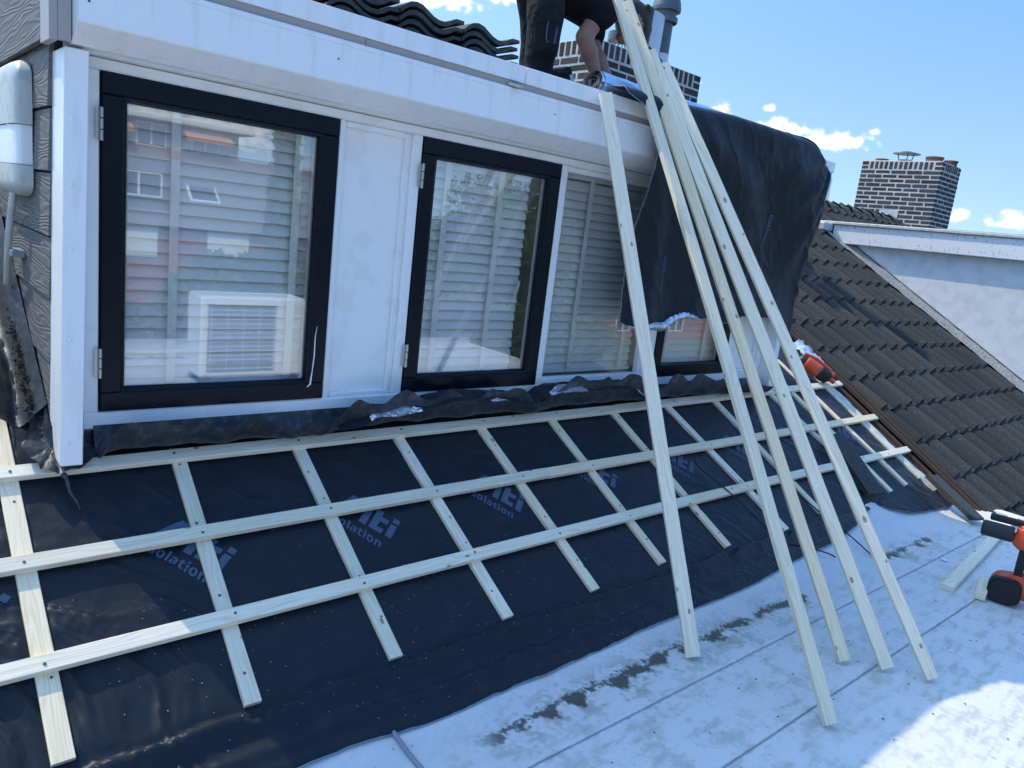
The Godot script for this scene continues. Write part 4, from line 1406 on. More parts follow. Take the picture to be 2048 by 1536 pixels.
func build_lead() -> void:
	# skirt of lead under the windows, bent up in waves
	var b := MB.new()
	var rows := []
	var uvs := []
	var nz := FastNoiseLite.new()
	nz.seed = 4
	nz.frequency = 1.0
	for i in 13:
		var f := i / 12.0
		var row := PackedVector3Array()
		var ur := PackedVector2Array()
		for j in 561:
			var x := lerpf(0.605, 4.93, j / 560.0)
			var e := lookup_smooth(LEAD, x)
			# from under the sill down on to the slope, then out and up to the free edge
			var low := roof_y(0.085) + 0.055
			var p0 := Vector2(0.008, 0.800)
			var p1 := Vector2(0.030, low + 0.01)
			var p2 := Vector2(0.100, low - 0.012 + 0.25 * (e - low))
			var p3 := Vector2(0.142 + 0.012 * sin(x * 23.0), e)
			var q := p0.bezier_interpolate(p1, p2, p3, f)
			row.append(Vector3(x + nz.get_noise_2d(x * 6.0, f * 2.0) * 0.01 * f, q.y + nz.get_noise_2d(x * 14.0, f * 3.0) * 0.006 * f, q.x))
			ur.append(Vector2(x, f))
		rows.append(row)
		uvs.append(ur)
	b.sheet(rows, uvs, true)
	# thickness of the free edge
	var lip := []
	var back := PackedVector3Array()
	for p: Vector3 in rows[-1]:
		back.append(p + Vector3(0, -0.0008, -0.0028))
	lip = [rows[-1], back]
	b.sheet(lip, [uvs[-1], uvs[-1]], true)
	single("lead_flashing", b, M.lead, "wavy strip of dark lead flashing bent up along the window sills", "flashing")
	# strip of spare underlay tucked beneath, its silver back showing in two places
	var fl := thing("underlay_flap", Vector3(2.5, 0.75, 0.15), "narrow flap of black underlay with silver foil patches under the lead strip", "underlay")
	b = MB.new()
	rows = []
	uvs = []
	for i in 9:
		var f := i / 8.0
		var row := PackedVector3Array()
		var ur := PackedVector2Array()
		for j in 301:
			var x := lerpf(1.50, 3.62, j / 300.0)
			var e := lookup_smooth(FLAP, x)
			var q := Vector2(0.055, e + 0.035).bezier_interpolate(Vector2(0.09, e + 0.036), Vector2(0.125, e + 0.012), Vector2(0.150 + 0.008 * nz.get_noise_1d(x * 8.0), e), f)
			row.append(Vector3(x, q.y + nz.get_noise_2d(x * 12.0, f * 4.0) * 0.005, q.x))
			ur.append(Vector2(x, f))
		rows.append(row)
		uvs.append(ur)
	b.sheet(rows, uvs, true)
	part(fl, "flap", b, M.underlay_cloth)
	for q in [[1.64, 1.90, 0.35], [2.30, 2.40, 0.75], [2.70, 2.98, 0.3], [3.42, 3.47, 0.5]]:
		b = MB.new()
		rows = []
		uvs = []
		for i in 6:
			var f: float = lerpf(q[2], 1.0, i / 5.0)
			var row := PackedVector3Array()
			var ur := PackedVector2Array()
			for j in 41:
				var x: float = lerpf(q[0], q[1], j / 40.0)
				var taper: float = sin(PI * clampf(j / 40.0, 0.02, 0.98))
				var ff := 1.0 - (1.0 - f) * (0.35 + 0.65 * taper)
				var e := lookup_smooth(FLAP, x)
				var p := Vector2(0.055, e + 0.035).bezier_interpolate(Vector2(0.09, e + 0.036), Vector2(0.125, e + 0.012), Vector2(0.150 + 0.008 * nz.get_noise_1d(x * 8.0), e), ff)
				row.append(Vector3(x, p.y + nz.get_noise_2d(x * 12.0, ff * 4.0) * 0.005 + 0.002 + nz.get_noise_2d(x * 60.0, ff * 30.0) * 0.004, p.x + 0.004))
				ur.append(Vector2(x, f))
			rows.append(row)
			uvs.append(ur)
		b.sheet(rows, uvs, true)
		part(fl, "foil_face", b, M.foil)
	# sheet of lead dressed round the foot of the corner post
	b = MB.new()
	var outline := [Vector2(0.437, -0.327), Vector2(0.44, -0.196), Vector2(0.44, -0.125), Vector2(0.391, -0.006), Vector2(0.406, 0.041), Vector2(0.425, 0.088), Vector2(0.44, 0.115), Vector2(0.489, 0.132), Vector2(0.536, 0.121), Vector2(0.59, 0.084), Vector2(0.621, 0.026), Vector2(0.66, -0.02)]
	rows = []
	uvs = []
	for i in 14:
		var f := i / 13.0
		var row := PackedVector3Array()
		var ur := PackedVector2Array()
		for j in 121:
			var g := j / 120.0 * (outline.size() - 1)
			var k := mini(int(g), outline.size() - 2)
			var pa: Vector2 = outline[maxi(k - 1, 0)]
			var pd: Vector2 = outline[mini(k + 2, outline.size() - 1)]
			var o: Vector2 = outline[k].cubic_interpolate(outline[k + 1], pa, pd, g - k)
			var root := Vector2(clampf(o.x, 0.498, 0.62), minf(o.y, -0.02) if o.x < 0.60 else -0.05)
			if j < 40: root = Vector2(0.480, lerpf(-0.33, -0.06, j / 40.0))
			var w := root.lerp(o, f)
			var lift := 0.012 + 0.030 * pow(f, 2.2) * (0.4 + 0.6 * absf(sin(g * 2.3))) + nz.get_noise_2d(w.x * 40.0, w.y * 40.0) * 0.004
			if f < 0.2: lift += (0.2 - f) * 0.25
			row.append(sl(w.x, w.y, lift - 0.006))
			ur.append(w)
		rows.append(row)
		uvs.append(ur)
	b.sheet(rows, uvs, false)
	single("lead_apron", b, M.lead, "crumpled lead sheet spread round the foot of the left corner post", "flashing")
	# dribble of foil hanging from it
	b = MB.new()
	var pts := PackedVector3Array()
	var rad := PackedFloat32Array()
	for i in 14:
		var f := i / 13.0
		pts.append(sl(0.492 + 0.03 * f + 0.003 * sin(f * 9.0), 0.125 + 0.13 * f, 0.012 - 0.035 * f))
		rad.append(lerpf(0.009, 0.0025, f) * (1.0 + 0.3 * sin(f * 25.0)))
	b.tube(pts, rad, 6)
	single("foil_strip", b, M.lead, "twisted sliver of metal hanging below the left corner post", "offcut")
	# lead gutter along the cladding with leaf mould in it
	b = MB.new()
	rows = []
	uvs = []
	for i in 10:
		var f := i / 9.0
		var row := PackedVector3Array()
		var ur := PackedVector2Array()
		for j in 61:
			var s := lerpf(-1.9, -0.15, j / 60.0)
			var x := lerpf(0.482, 0.36 + 0.012 * sin(s * 11.0), f)
			var hgt := 0.10 * pow(1.0 - f, 4.0) + 0.018 * sin(f * PI * 2.5) + 0.02 * pow(f, 3.0) + nz.get_noise_2d(s * 9.0, f * 3.0) * 0.008
			row.append(sl(x, s, hgt - 0.03))
			ur.append(Vector2(s, f))
		rows.append(row)
		uvs.append(ur)
	b.sheet(rows, uvs, true)
	single("lead_soaker", b, M.lead, "dark lead strip running up the slope beside the grey cladding", "flashing")
	b = MB.new()
	var r := RandomNumberGenerator.new()
	r.seed = 8
	for k in 900:
		var s: float = [-0.42, -0.60, -0.18, -0.30][r.randi() % 4] + r.randfn(0.0, 0.06)
		var x := 0.455 + r.randfn(0.0, 0.014)
		b.col = Color(0.06, 0.045, 0.03) * r.randf_range(0.3, 2.2)
		var t := Transform3D(Basis.from_euler(Vector3(r.randf() * 6, r.randf() * 6, r.randf() * 6)), sl(minf(x, 0.478), s, 0.0 + absf(r.randfn(0.0, 0.010))))
		b.box(t, Vector3(r.randf_range(0.004, 0.016), 0.0015, r.randf_range(0.003, 0.009)))
	single("leaf_mould", b, M.debris, "brown leaf mould gathered along the foot of the cladding", "leaf litter", "", "stuff")

# black sheet hung over the right end of the dormer
func cloth_at(u: float, v: float) -> Vector3:
	# u: 0..1 along the dormer and round its right corner; v: 0 on the roof, 1 at the hem
	var run := u * 2.62
	var x := 3.03 + minf(run, 1.88)
	var side := maxf(run - 1.88, 0.0)
	var arc := 0.10
	var down := v * 1.62
	var ztop := 0.262
	var y: float
	var out: float          # distance in front of the dormer's face line
	var crest: float = 2.375 + 0.03 * smoothstep(0.1, 0.3, u) - 0.07 * smoothstep(0.55, 0.80, u)
	if down < 0.42:
		out = ztop - 0.42 + down
		y = crest + 0.015 * sin(down * 9.0 + u * 5.0)
	else:
		var f := down - 0.42
		var rr := 0.07
		if f < rr * PI / 2:
			var a := f / rr
			out = ztop + rr * sin(a) - 0.03
			y = crest - rr * (1.0 - cos(a))
		else:
			var g := f - rr * PI / 2
			out = ztop + rr - 0.03 - 0.16 * smoothstep(0.1, 0.9, g)
			y = crest - rr - g
	# folds: swept from the upper left corner down to the right, and from the right corner
	var dxy := Vector2(x - 2.95 + side, 2.45 - y)
	var ang := atan2(dxy.y, dxy.x)
	var len := dxy.length()
	var fold := 0.0
	var hang := smoothstep(0.40, 0.75, down)
	fold += 0.022 * sin(ang * 15.0 + 2.0 * sin(len * 2.3)) * smoothstep(0.25, 0.9, len) * smoothstep(2.4, 1.2, len)
	var r2 := Vector2(4.95 - x, 2.42 - y)
	fold += 0.016 * sin(atan2(r2.y, r2.x) * 15.0 + r2.length() * 3.0) * smoothstep(1.3, 0.4, r2.length())
	fold += 0.012 * wn.get_noise_2d(x * 22.0 + side * 22.0, y * 12.0)
	var rdg := 1.0 - absf(wn.get_noise_2d((x + side) * 22.0 + y * 20.0, y * 10.0 - x * 7.0)) * 3.0
	fold += 0.009 * pow(clampf(rdg, 0.0, 1.0), 2.5)
	rdg = 1.0 - absf(wn.get_noise_2d((x + side) * 40.0 - y * 16.0 + 300.0, y * 17.0 + x * 8.0)) * 3.4
	fold += 0.003 * pow(clampf(rdg, 0.0, 1.0), 2.0)
	fold *= 0.25 + 0.75 * hang
	out += fold + 0.005
	if side <= 0.0:
		var bend := smoothstep(4.62, 4.91, x)
		return Vector3(x + 0.15 * bend * smoothstep(0.5, 1.6, down), y - 0.05 * bend, out - 0.05 * bend * bend)
	# round the corner and back along the far side
	var a2 := minf(side / arc, PI / 2)
	var rest := maxf(side - arc * PI / 2, 0.0)
	var zc := out - 0.05
	return Vector3(4.91 + 0.15 * smoothstep(0.5, 1.6, down) + arc * sin(a2) * (0.7 + 0.3 * hang) + fold * 0.6, y - 0.05 - 0.10 * (side / 0.6) * hang * 0.3, zc - arc * (1.0 - cos(a2)) - rest)

func build_cloth() -> void:
	var t := thing("draped_underlay", Vector3(4.1, 1.16, 0.2), "large black sheet draped over the right end of the white dormer", "sheet")
	var b := MB.new()
	var rows := []
	var uvs := []
	for i in 141:
		var row := PackedVector3Array()
		var ur := PackedVector2Array()
		for j in 221:
			var u := j / 220.0
			var v := i / 140.0
			v *= 1.0 + 0.012 * sin(u * 19.0) + 0.008 * sin(u * 47.0)
			# left edge slants: it starts further right on the roof
			var uu := u + (1.0 - u) * 0.02 * (1.0 - v)
			var p := cloth_at(uu, v)
			if u < 0.45: p.x += (0.13 * smoothstep(0.3, 1.0, v)) * (1.0 - u / 0.45)
			if u < 0.30: p.x -= 0.27 * (1.0 - u / 0.30) * (1.0 - smoothstep(0.30, 0.36, v))
			row.append(p)
			ur.append(Vector2(u * 2.6, v * 1.6))
		rows.append(row)
		uvs.append(ur)
	b.sheet(rows, uvs, true)
	part(t, "sheet", b, M.underlay_cloth)
	# foil underside turned out along part of the hem
	b = MB.new()
	var fr := []
	var fu := []
	for i in 7:
		var row := PackedVector3Array()
		var ur := PackedVector2Array()
		for j in 61:
			var k := 6 + j
			var p: Vector3 = rows[140][k]
			var e := sin(PI * j / 60.0)
			var f := i / 6.0
			row.append(p + Vector3(0.004 * sin(j * 1.7 + i), 0.012 * e * (1.0 - f) - 0.042 * e * f + 0.004 * sin(j * 2.1 + i * 1.3), 0.010 + 0.022 * sin(f * PI) * e + 0.004 * sin(j * 2.9 + i * 2.0)))
			ur.append(Vector2(j, i))
		fr.append(row)
		fu.append(ur)
	b.sheet(fr, fu, true)
	part(t, "foil_hem", b, M.foil)
	# pale selvedge on the left edge
	b = MB.new()
	var pts := PackedVector3Array()
	for i in 141:
		pts.append(rows[i][0] + Vector3(0, 0, 0.001))
	b.tube(pts, 0.0022, 5)
	var hemp := PackedVector3Array()
	for j in 221:
		hemp.append(rows[140][j])
	b.tube(hemp, 0.002, 5)
	part(t, "selvedge", b, M.cable_grey)
	# the word printed up the sheet, twice
	var font := SystemFont.new()
	font.font_names = PackedStringArray(["Droid Sans"])
	font.font_weight = 700
	for q in [[0.135, 0.90], [0.50, 0.72]]:
		b = MB.new()
		var tm := TextMesh.new()
		tm.text = "isolation"
		tm.font = font
		tm.font_size = 64
		tm.pixel_size = 0.00082
		tm.depth = 0.0
		tm.horizontal_alignment = HORIZONTAL_ALIGNMENT_LEFT
		var arr := tm.get_mesh_arrays()
		var vs: PackedVector3Array = arr[Mesh.ARRAY_VERTEX]
		var ix: PackedInt32Array = arr[Mesh.ARRAY_INDEX] if arr[Mesh.ARRAY_INDEX] != null else PackedInt32Array(range(vs.size()))
		var put := func(p: Vector3) -> Vector3:
			var u: float = q[0] + p.y / 2.62
			var v: float = q[1] - p.x / 1.62
			var w := cloth_at(u, v)
			if u < 0.45: w.x += (0.13 * smoothstep(0.3, 1.0, v)) * (1.0 - u / 0.45)
			return w + Vector3(0, 0, 0.004)
		for i in range(0, ix.size(), 3):
			var p := [put.call(vs[ix[i]]), put.call(vs[ix[i + 1]]), put.call(vs[ix[i + 2]])]
			var nb := Vector3(0, 0, 1)
			if (p[1] - p[0]).cross(p[2] - p[0]).dot(nb) < 0.0:
				b.trin(p[0], p[2], p[1], nb, nb, nb)
			else:
				b.trin(p[0], p[1], p[2], nb, nb, nb)
		part(t, "lettering", b, M.underlay_print)

func build_roll() -> void:
	var t := thing("insulation_roll", Vector3(2.8, 2.33, 0.1), "blue silver foil-faced roll lying on the dormer's edge beside the worker", "roll")
	var b := MB.new()
	var rows := []
	var uvs := []
	for i in 60:
		var f := i / 59.0
		var x := 2.785 + 1.95 * f
		var r := 0.062 * (1.0 - 0.25 * smoothstep(0.5, 1.0, f)) * (1.0 + 0.03 * sin(f * 31.0) + 0.02 * sin(f * 77.0))
		var row := PackedVector3Array()
		var ur := PackedVector2Array()
		for j in 25:
			var a := TAU * j / 24.0
			row.append(Vector3(x, 2.388 - 0.004 * f + sin(a) * r * 0.95, 0.085 + cos(a) * r * (1.1 + 0.6 * f) + 0.004 * sin(a * 3.0 + f * 12.0)))
			ur.append(Vector2(f * 2.0, j / 24.0))
		rows.append(row)
		uvs.append(ur)
	b.sheet(rows, uvs, true)
	part(t, "foil_face", b, M.foil_blue)
	# wound layers at the near end
	b = MB.new()
	var lay := []
	var lu := []
	for i in 3:
		var row := PackedVector3Array()
		var ur := PackedVector2Array()
		for j in 241:
			var a := j / 240.0 * TAU * 5.0
			var r := 0.060 * (1.0 - 0.17 * j / 240.0 * 5.0) + 0.002 * sin(a * 3.0)
			row.append(Vector3(2.764 + i * 0.03 + 0.006 * sin(a * 1.3), 2.388 + sin(a) * r * 0.95, 0.085 + cos(a) * r * 1.1))
			ur.append(Vector2(a, i))
		lay.append(row)
		lu.append(ur)
	b.sheet(lay, lu, true)
	part(t, "wound_layers", b, M.foil)
	b = MB.new()
	lay = []
	lu = []
	for i in 2:
		var row := PackedVector3Array()
		var ur := PackedVector2Array()
		for j in 241:
			var a := j / 240.0 * TAU * 5.0
			var r := 0.0575 * (1.0 - 0.17 * j / 240.0 * 5.0)
			row.append(Vector3(2.772 + i * 0.03, 2.388 + sin(a) * r * 0.95, 0.085 + cos(a) * r * 1.1))
			ur.append(Vector2(a, i))
		lay.append(row)
		lu.append(ur)
	b.sheet(lay, lu, true)
	part(t, "black_backing", b, M.underlay_cloth)

func build_leaning() -> void:
	var info := [
		[Vector3(2.526, 0.0, 1.347), Vector3(2.68, 2.345, 0.25), 2.55, 0.060, "shortest of the leaning pale battens, standing alone on the left"],
		[Vector3(2.615, 0.0, 1.898), Vector3(2.959, 2.345, 0.275), 3.56, 0.050, "leaning batten whose foot stands nearest the camera, running past the head of the worker"],
		[Vector3(3.108, 0.0, 1.713), Vector3(3.066, 2.345, 0.275), 3.34, 0.050, "leaning batten with knots, third foot from the left"],
		[Vector3(3.227, 0.0, 1.844), Vector3(3.115, 2.345, 0.30), 3.12, 0.056, "broad leaning batten, second from the right"],
		[Vector3(3.326, 0.0, 1.988), Vector3(3.161, 2.345, 0.335), 3.12, 0.050, "rightmost leaning batten with reddish grain, foot at the edge of the sunlight"]]
	for q in info:
		var b := MB.new()
		var d: Vector3 = (q[1] - q[0]).normalized()
		var face := Vector3(-0.62, 0.15, 0.78)
		if q[2] > 3.4: face = Vector3(-0.4, 0.2, 0.9)
		batten_mesh(b, q[0] + d * 0.024, q[0] + d * q[2], q[3], 0.027, face, 0.012 if q[2] > 2.6 else 0.004)
		single("timber_batten", b, [M.pine_0, M.pine, M.pine_1][int(q[2] * 10.0) % 3], q[4], "batten", "battens leaning against the dormer")

func build_tile_stacks() -> void:
	var me := tile_mesh(0.305, 0.40, M.stack_tile)
	# right lips of the stacks, number of tiles in each
	var where := ["left", "middle", "right"]
	for q in [[1.645, 6, 0], [1.952, 4, 1], [2.268, 4, 2]]:
		for k in q[1]:
			var o := MeshInstance3D.new()
			o.name = named("roof_tile")
			o.mesh = me
			add_child(o)
			o.transform = Transform3D(Basis(Vector3.UP, rng.randf_range(-0.02, 0.02)), Vector3(q[0] - 0.305 + rng.randf_range(-0.004, 0.004), 2.342 + k * 0.0315, 0.10 + rng.randf_range(-0.008, 0.008)))
			var nth: String = ["bottom", "second", "third", "fourth", "fifth", "sixth", "seventh"][k]
			if k == q[1] - 1: nth = "top"
			tag(o, "dark wavy roof tile, %s of the %s stack on the dormer" % [nth, where[q[2]]], "roof tile", "roof tiles stacked on the dormer")

# ---------------------------------------------------------------- next door: tiled slope, cheek, chimneys
func build_neighbour() -> void:
	var roof := thing("tiled_roof", Vector3(8, 0.5, 0), "dark wavy-tiled roof slope of the neighbouring house right of the dormer", "roof")
	var base := MB.new()
	for q in [[6.06, 9.99, 2.9], [9.99, 14.2, -1.9]]:
		base.quad(sl(q[0], q[2], -0.045), sl(q[1], q[2], -0.045), sl(q[1], -3.45, -0.045), sl(q[0], -3.45, -0.045), Vector2(q[0], 1.9), Vector2(q[1], -3.4))
	part(roof, "roof_boarding", base, M.old_timber)
	base = MB.new()
	base.quad(sl(4.9, -3.45, -0.10), sl(14.2, -3.45, -0.10), sl(14.2, -3.45, -0.10) + Vector3(0, -2.0, -3.4), sl(4.9, -3.45, -0.10) + Vector3(0, -2.0, -3.4))
	part(roof, "rear_slope", base, M.tile_0)
	var meshes := []
	for k in 3:
		meshes.append(tile_mesh(0.292, 0.43, M["tile_%d" % k], 1.6, true))
	var pitch := 0.254
	var sb := slope_basis()
	var r := RandomNumberGenerator.new()
	r.seed = 19
	for row in range(-8, 9):
		var s := -0.331 + 0.3675 * row
		if s < -3.5: continue
		var cols := 14
		if s < -2.35: cols = 30
		for c in cols:
			if c < 0: continue
			var x := 6.285 + c * pitch
			var t := Transform3D(sb, sl(x, s, 0.0) - roof.position)
			t = t * Transform3D(Basis(Vector3.RIGHT, -0.068 + r.randf_range(-0.006, 0.006)) * Basis(Vector3.UP, r.randf_range(-0.006, 0.006)), Vector3(0, 0.018 + r.randf_range(-0.002, 0.002), r.randf_range(-0.006, 0.006)))
			var k: int = [0, 0, 1, 2, 0, 1][r.randi() % 6]
			piece(roof, "roof_tile", meshes[k], t)
	# ridge
	var rb := MB.new()
	var sec := []
	for i in 9:
		var a := PI * i / 8.0
		sec.append(Vector2(cos(a) * 0.12, sin(a) * 0.105))
	for k in 20:
		var x0 := 6.2 + k * 0.375
		var b := MB.new()
		var rows := []
		var uvs := []
		for i in 6:
			var f := i / 5.0
			var row := PackedVector3Array()
			var ur := PackedVector2Array()
			for q: Vector2 in sec:
				var sc := 1.0 + 0.14 * (1.0 - f) + (0.10 if i == 0 else 0.0)
				row.append(Vector3(x0 + f * 0.40, 2.475 + q.y * sc + r.randf_range(-0.003, 0.003), -3.03 + q.x * sc))
				ur.append(Vector2(f, q.x))
			rows.append(row)
			uvs.append(ur)
		b.sheet(rows, uvs, false)
		part(roof, "ridge_tile", b, M.ridge_moss)
	# open verge: old boards, a dark gap, battens of the old covering
	for q in [[6.10, 0.022, -0.80, 1.10, -0.050], [6.165, 0.03, -0.75, 1.15, -0.035], [6.235, 0.028, -1.2, 1.5, 0.0], [6.275, 0.02, -1.2, 1.6, 0.018]]:
		var b := MB.new()
		batten_mesh(b, sl(q[0], q[2], q[4]), sl(q[0] + 0.01, q[3], q[4]), 0.05, q[1], Vector3(0, 1, 0.4), 0.004)
		part(roof, "verge_board", b, M.old_timber)
	# foil edge beside the boards
	var fe := MB.new()
	var rows := []
	var uvs := []
	for i in 6:
		var row := PackedVector3Array()
		var ur := PackedVector2Array()
		for j in 121:
			var s := lerpf(-0.78, 1.16, j / 120.0)
			var x := 5.985 + i * 0.017 + 0.012 * sin(s * 6.0)
			row.append(sl(x, s, -0.038 + 0.028 * sin(i / 5.0 * PI) + wn.get_noise_2d(s * 60.0, i * 9.0) * 0.010))
			ur.append(Vector2(s, i))
		rows.append(row)
		uvs.append(ur)
	fe.sheet(rows, uvs, true)
	single("foil_edging", fe, M.pvc_pale, "crinkled pale plastic edge between black underlay and old verge boards", "edging")

	# the white dormer next door: cheek, deep fascia, lead along the tiles
	var n := thing("neighbour_dormer", Vector3(10.6, 0.8, -0.8), "weathered white dormer cheek and fascia at the right edge", "dormer")
	var b := MB.new()
	b.prism(PackedVector2Array([Vector2(0.4, 0.3), Vector2(0.4, 2.20), Vector2(-2.75, 2.20), Vector2(-2.75, 2.0)]), func(z: float, y: float, x: float) -> Vector3: return Vector3(x, y, z), 9.97, 10.05)
	part(n, "cheek_wall", b, M.render_wall)
	b = MB.new()
	b.aabb(Vector3(10.05, 0.3, 0.32), Vector3(13.6, 2.20, 0.40))
	part(n, "front_wall", b, M.white_far)
	b = MB.new()
	b.aabb(Vector3(9.86, 1.955, -2.15), Vector3(9.965, 2.19, 0.62), 0.006)
	part(n, "side_fascia", b, M.fascia_old)
	b = MB.new()
	b.aabb(Vector3(9.83, 2.192, -2.75), Vector3(13.7, 2.232, 0.66), 0.008)
	part(n, "roof_edge", b, M.pvc_pale)
	b = MB.new()
	b.aabb(Vector3(9.90, 2.232, -2.70), Vector3(13.6, 2.24, 0.6))
	part(n, "flat_top", b, M.bitumen)
	b = MB.new()
	var lead := []
	var lu := []
	for i in 6:
		var row := PackedVector3Array()
		var ur := PackedVector2Array()
		for j in 91:
			var s := lerpf(-2.75, 0.62, j / 90.0)
			var f := i / 5.0
			row.append(sl(lerpf(9.76, 9.965, f), s, 0.060 + 0.02 * sin(f * 7.0) * (1.0 - f) + 0.05 * pow(f, 4.0) + wn.get_noise_2d(s * 40.0, f * 20.0) * 0.010))
			ur.append(Vector2(s, f))
		lead.append(row)
		lu.append(ur)
	b.sheet(lead, lu, true)
	var m := mat("flashing_white", Color(1, 1, 1), 0.8, 0.0, 0.3)
	m.albedo_texture = mottle(301, 512, 512, Color(0.42, 0.42, 0.40), Color(0.08, 0.078, 0.07), 0.9, 0.3, 0.2, 0.05, 0.40, 0.75)
	tri_map(m, 2.0)
	part(n, "side_flashing", b, m)
	b = MB.new()
	b.aabb(Vector3(9.958, 0.4, -2.6), Vector3(9.968, 2.0, 0.42))
	var strip := MB.new()
	for k in 30:
		var s := lerpf(-2.7, 0.6, k / 30.0)
		strip.quad(sl(9.955, s + 0.11, 0.05), sl(9.955, s, 0.05), sl(9.955, s, 0.115), sl(9.955, s + 0.11, 0.115))
	part(n, "upstand_strip", strip, M.bitumen)
	# outlet box and bend at its head
	var g := MB.new()
	g.aabb(Vector3(9.62, 2.10, -2.38), Vector3(9.86, 2.20, -2.16), 0.012)
	g.aabb(Vector3(9.62, 1.95, -2.36), Vector3(9.70, 2.10, -2.20), 0.02)
	part(n, "rain_outlet", g, M.pvc_pale)
	g = MB.new()
	g.lathe([Vector2(0.0, 0.16), Vector2(0.05, 0.15), Vector2(0.07, 0.10), Vector2(0.07, 0.0)], Transform3D(Basis(), Vector3(11.4, 2.24, 0.3)), 14)
	part(n, "roof_vent", g, M.aluminium_trim)

# bricks on one upright face; origin at its top left corner seen from outside, `right` and `out` are world directions
func brick_face(parent: Node3D, o: Vector3, right: Vector3, out: Vector3, width: float, rows: int, lib: Array, soldiers: bool, start: int, bl: float, bh: float) -> void:
	var up := Vector3.UP
	var bs := Basis(right, up, out)
	var r := RandomNumberGenerator.new()
	r.seed = 300 + start + int(width * 100.0)
	var y := 0.0
	var joint := 0.021
	for row in rows:
		if row == 0 and soldiers:
			# upright bricks between two flat ones at the ends
			var sh := bh * 2.0 - joint
			var end := bl * 0.5
			for e in 2:
				for q in 2:
					var xx := end * 0.5 - joint * 0.5 if e == 0 else width - end * 0.5 + joint * 0.5
					piece(parent, "brick", lib[2][r.randi() % lib[2].size()], Transform3D(bs, o + right * xx - up * (bh * (q + 0.5) - joint * 0.5) + out * r.randf_range(-0.002, 0.002)))
			var n := int((width - 2.0 * end) / (bh + 0.004))
			var p := (width - 2.0 * end) / n
			for k in n:
				var t := Transform3D(bs * Basis(Vector3.BACK, PI / 2), o + right * (end + p * (k + 0.5)) - up * (sh * 0.5) + out * r.randf_range(-0.003, 0.003))
				piece(parent, "brick", lib[1][r.randi() % lib[1].size()], t)
			y += bh * 2.0
			continue
		var x := -bl * 0.5 if (row + start) % 2 == 0 else 0.0
		while x < width - 0.02:
			var a := maxf(x, 0.0)
			var e := minf(x + bl, width + (joint if x + bl >= width else 0.0))
			if width - e < 0.05 and e < width: e = width + joint
			if e - a > 0.06:
				var half := (e - a) < bl * 0.75
				var t := Transform3D(bs, o + right * ((a + e - joint) * 0.5) - up * (y + bh * 0.5 - joint * 0.5) + out * r.randf_range(-0.003, 0.003))
				var src: Array = lib[2] if half else lib[0]
				var wd := (e - a - joint) / ((bl * 0.5 - joint) if half else (bl - joint))
				piece(parent, "brick", src[r.randi() % src.size()], t * Transform3D(Basis.from_scale(Vector3(wd, 1, 1)), Vector3.ZERO))
			x = e if e >= width else x + bl
		y += bh

func brick_library(bl: float, bh: float, dep: float) -> Array:
	var lib := [[], [], []]
	var r := RandomNumberGenerator.new()
	r.seed = 88
	for k in 7:
		var g := r.randf_range(0.055, 0.105)
		var tint := Color(g * r.randf_range(1.02, 1.30), g, g * r.randf_range(0.88, 1.02))
		if k == 6: tint = Color(0.115, 0.075, 0.068)
		lib[0].append(brick_mesh(Vector3(bl - 0.021, bh - 0.021, dep), tint))
		lib[1].append(brick_mesh(Vector3(bh * 2.0 - 0.025, bh - 0.018, dep), tint))
		lib[2].append(brick_mesh(Vector3(bl * 0.5 - 0.021, bh - 0.021, dep), tint))
	return lib

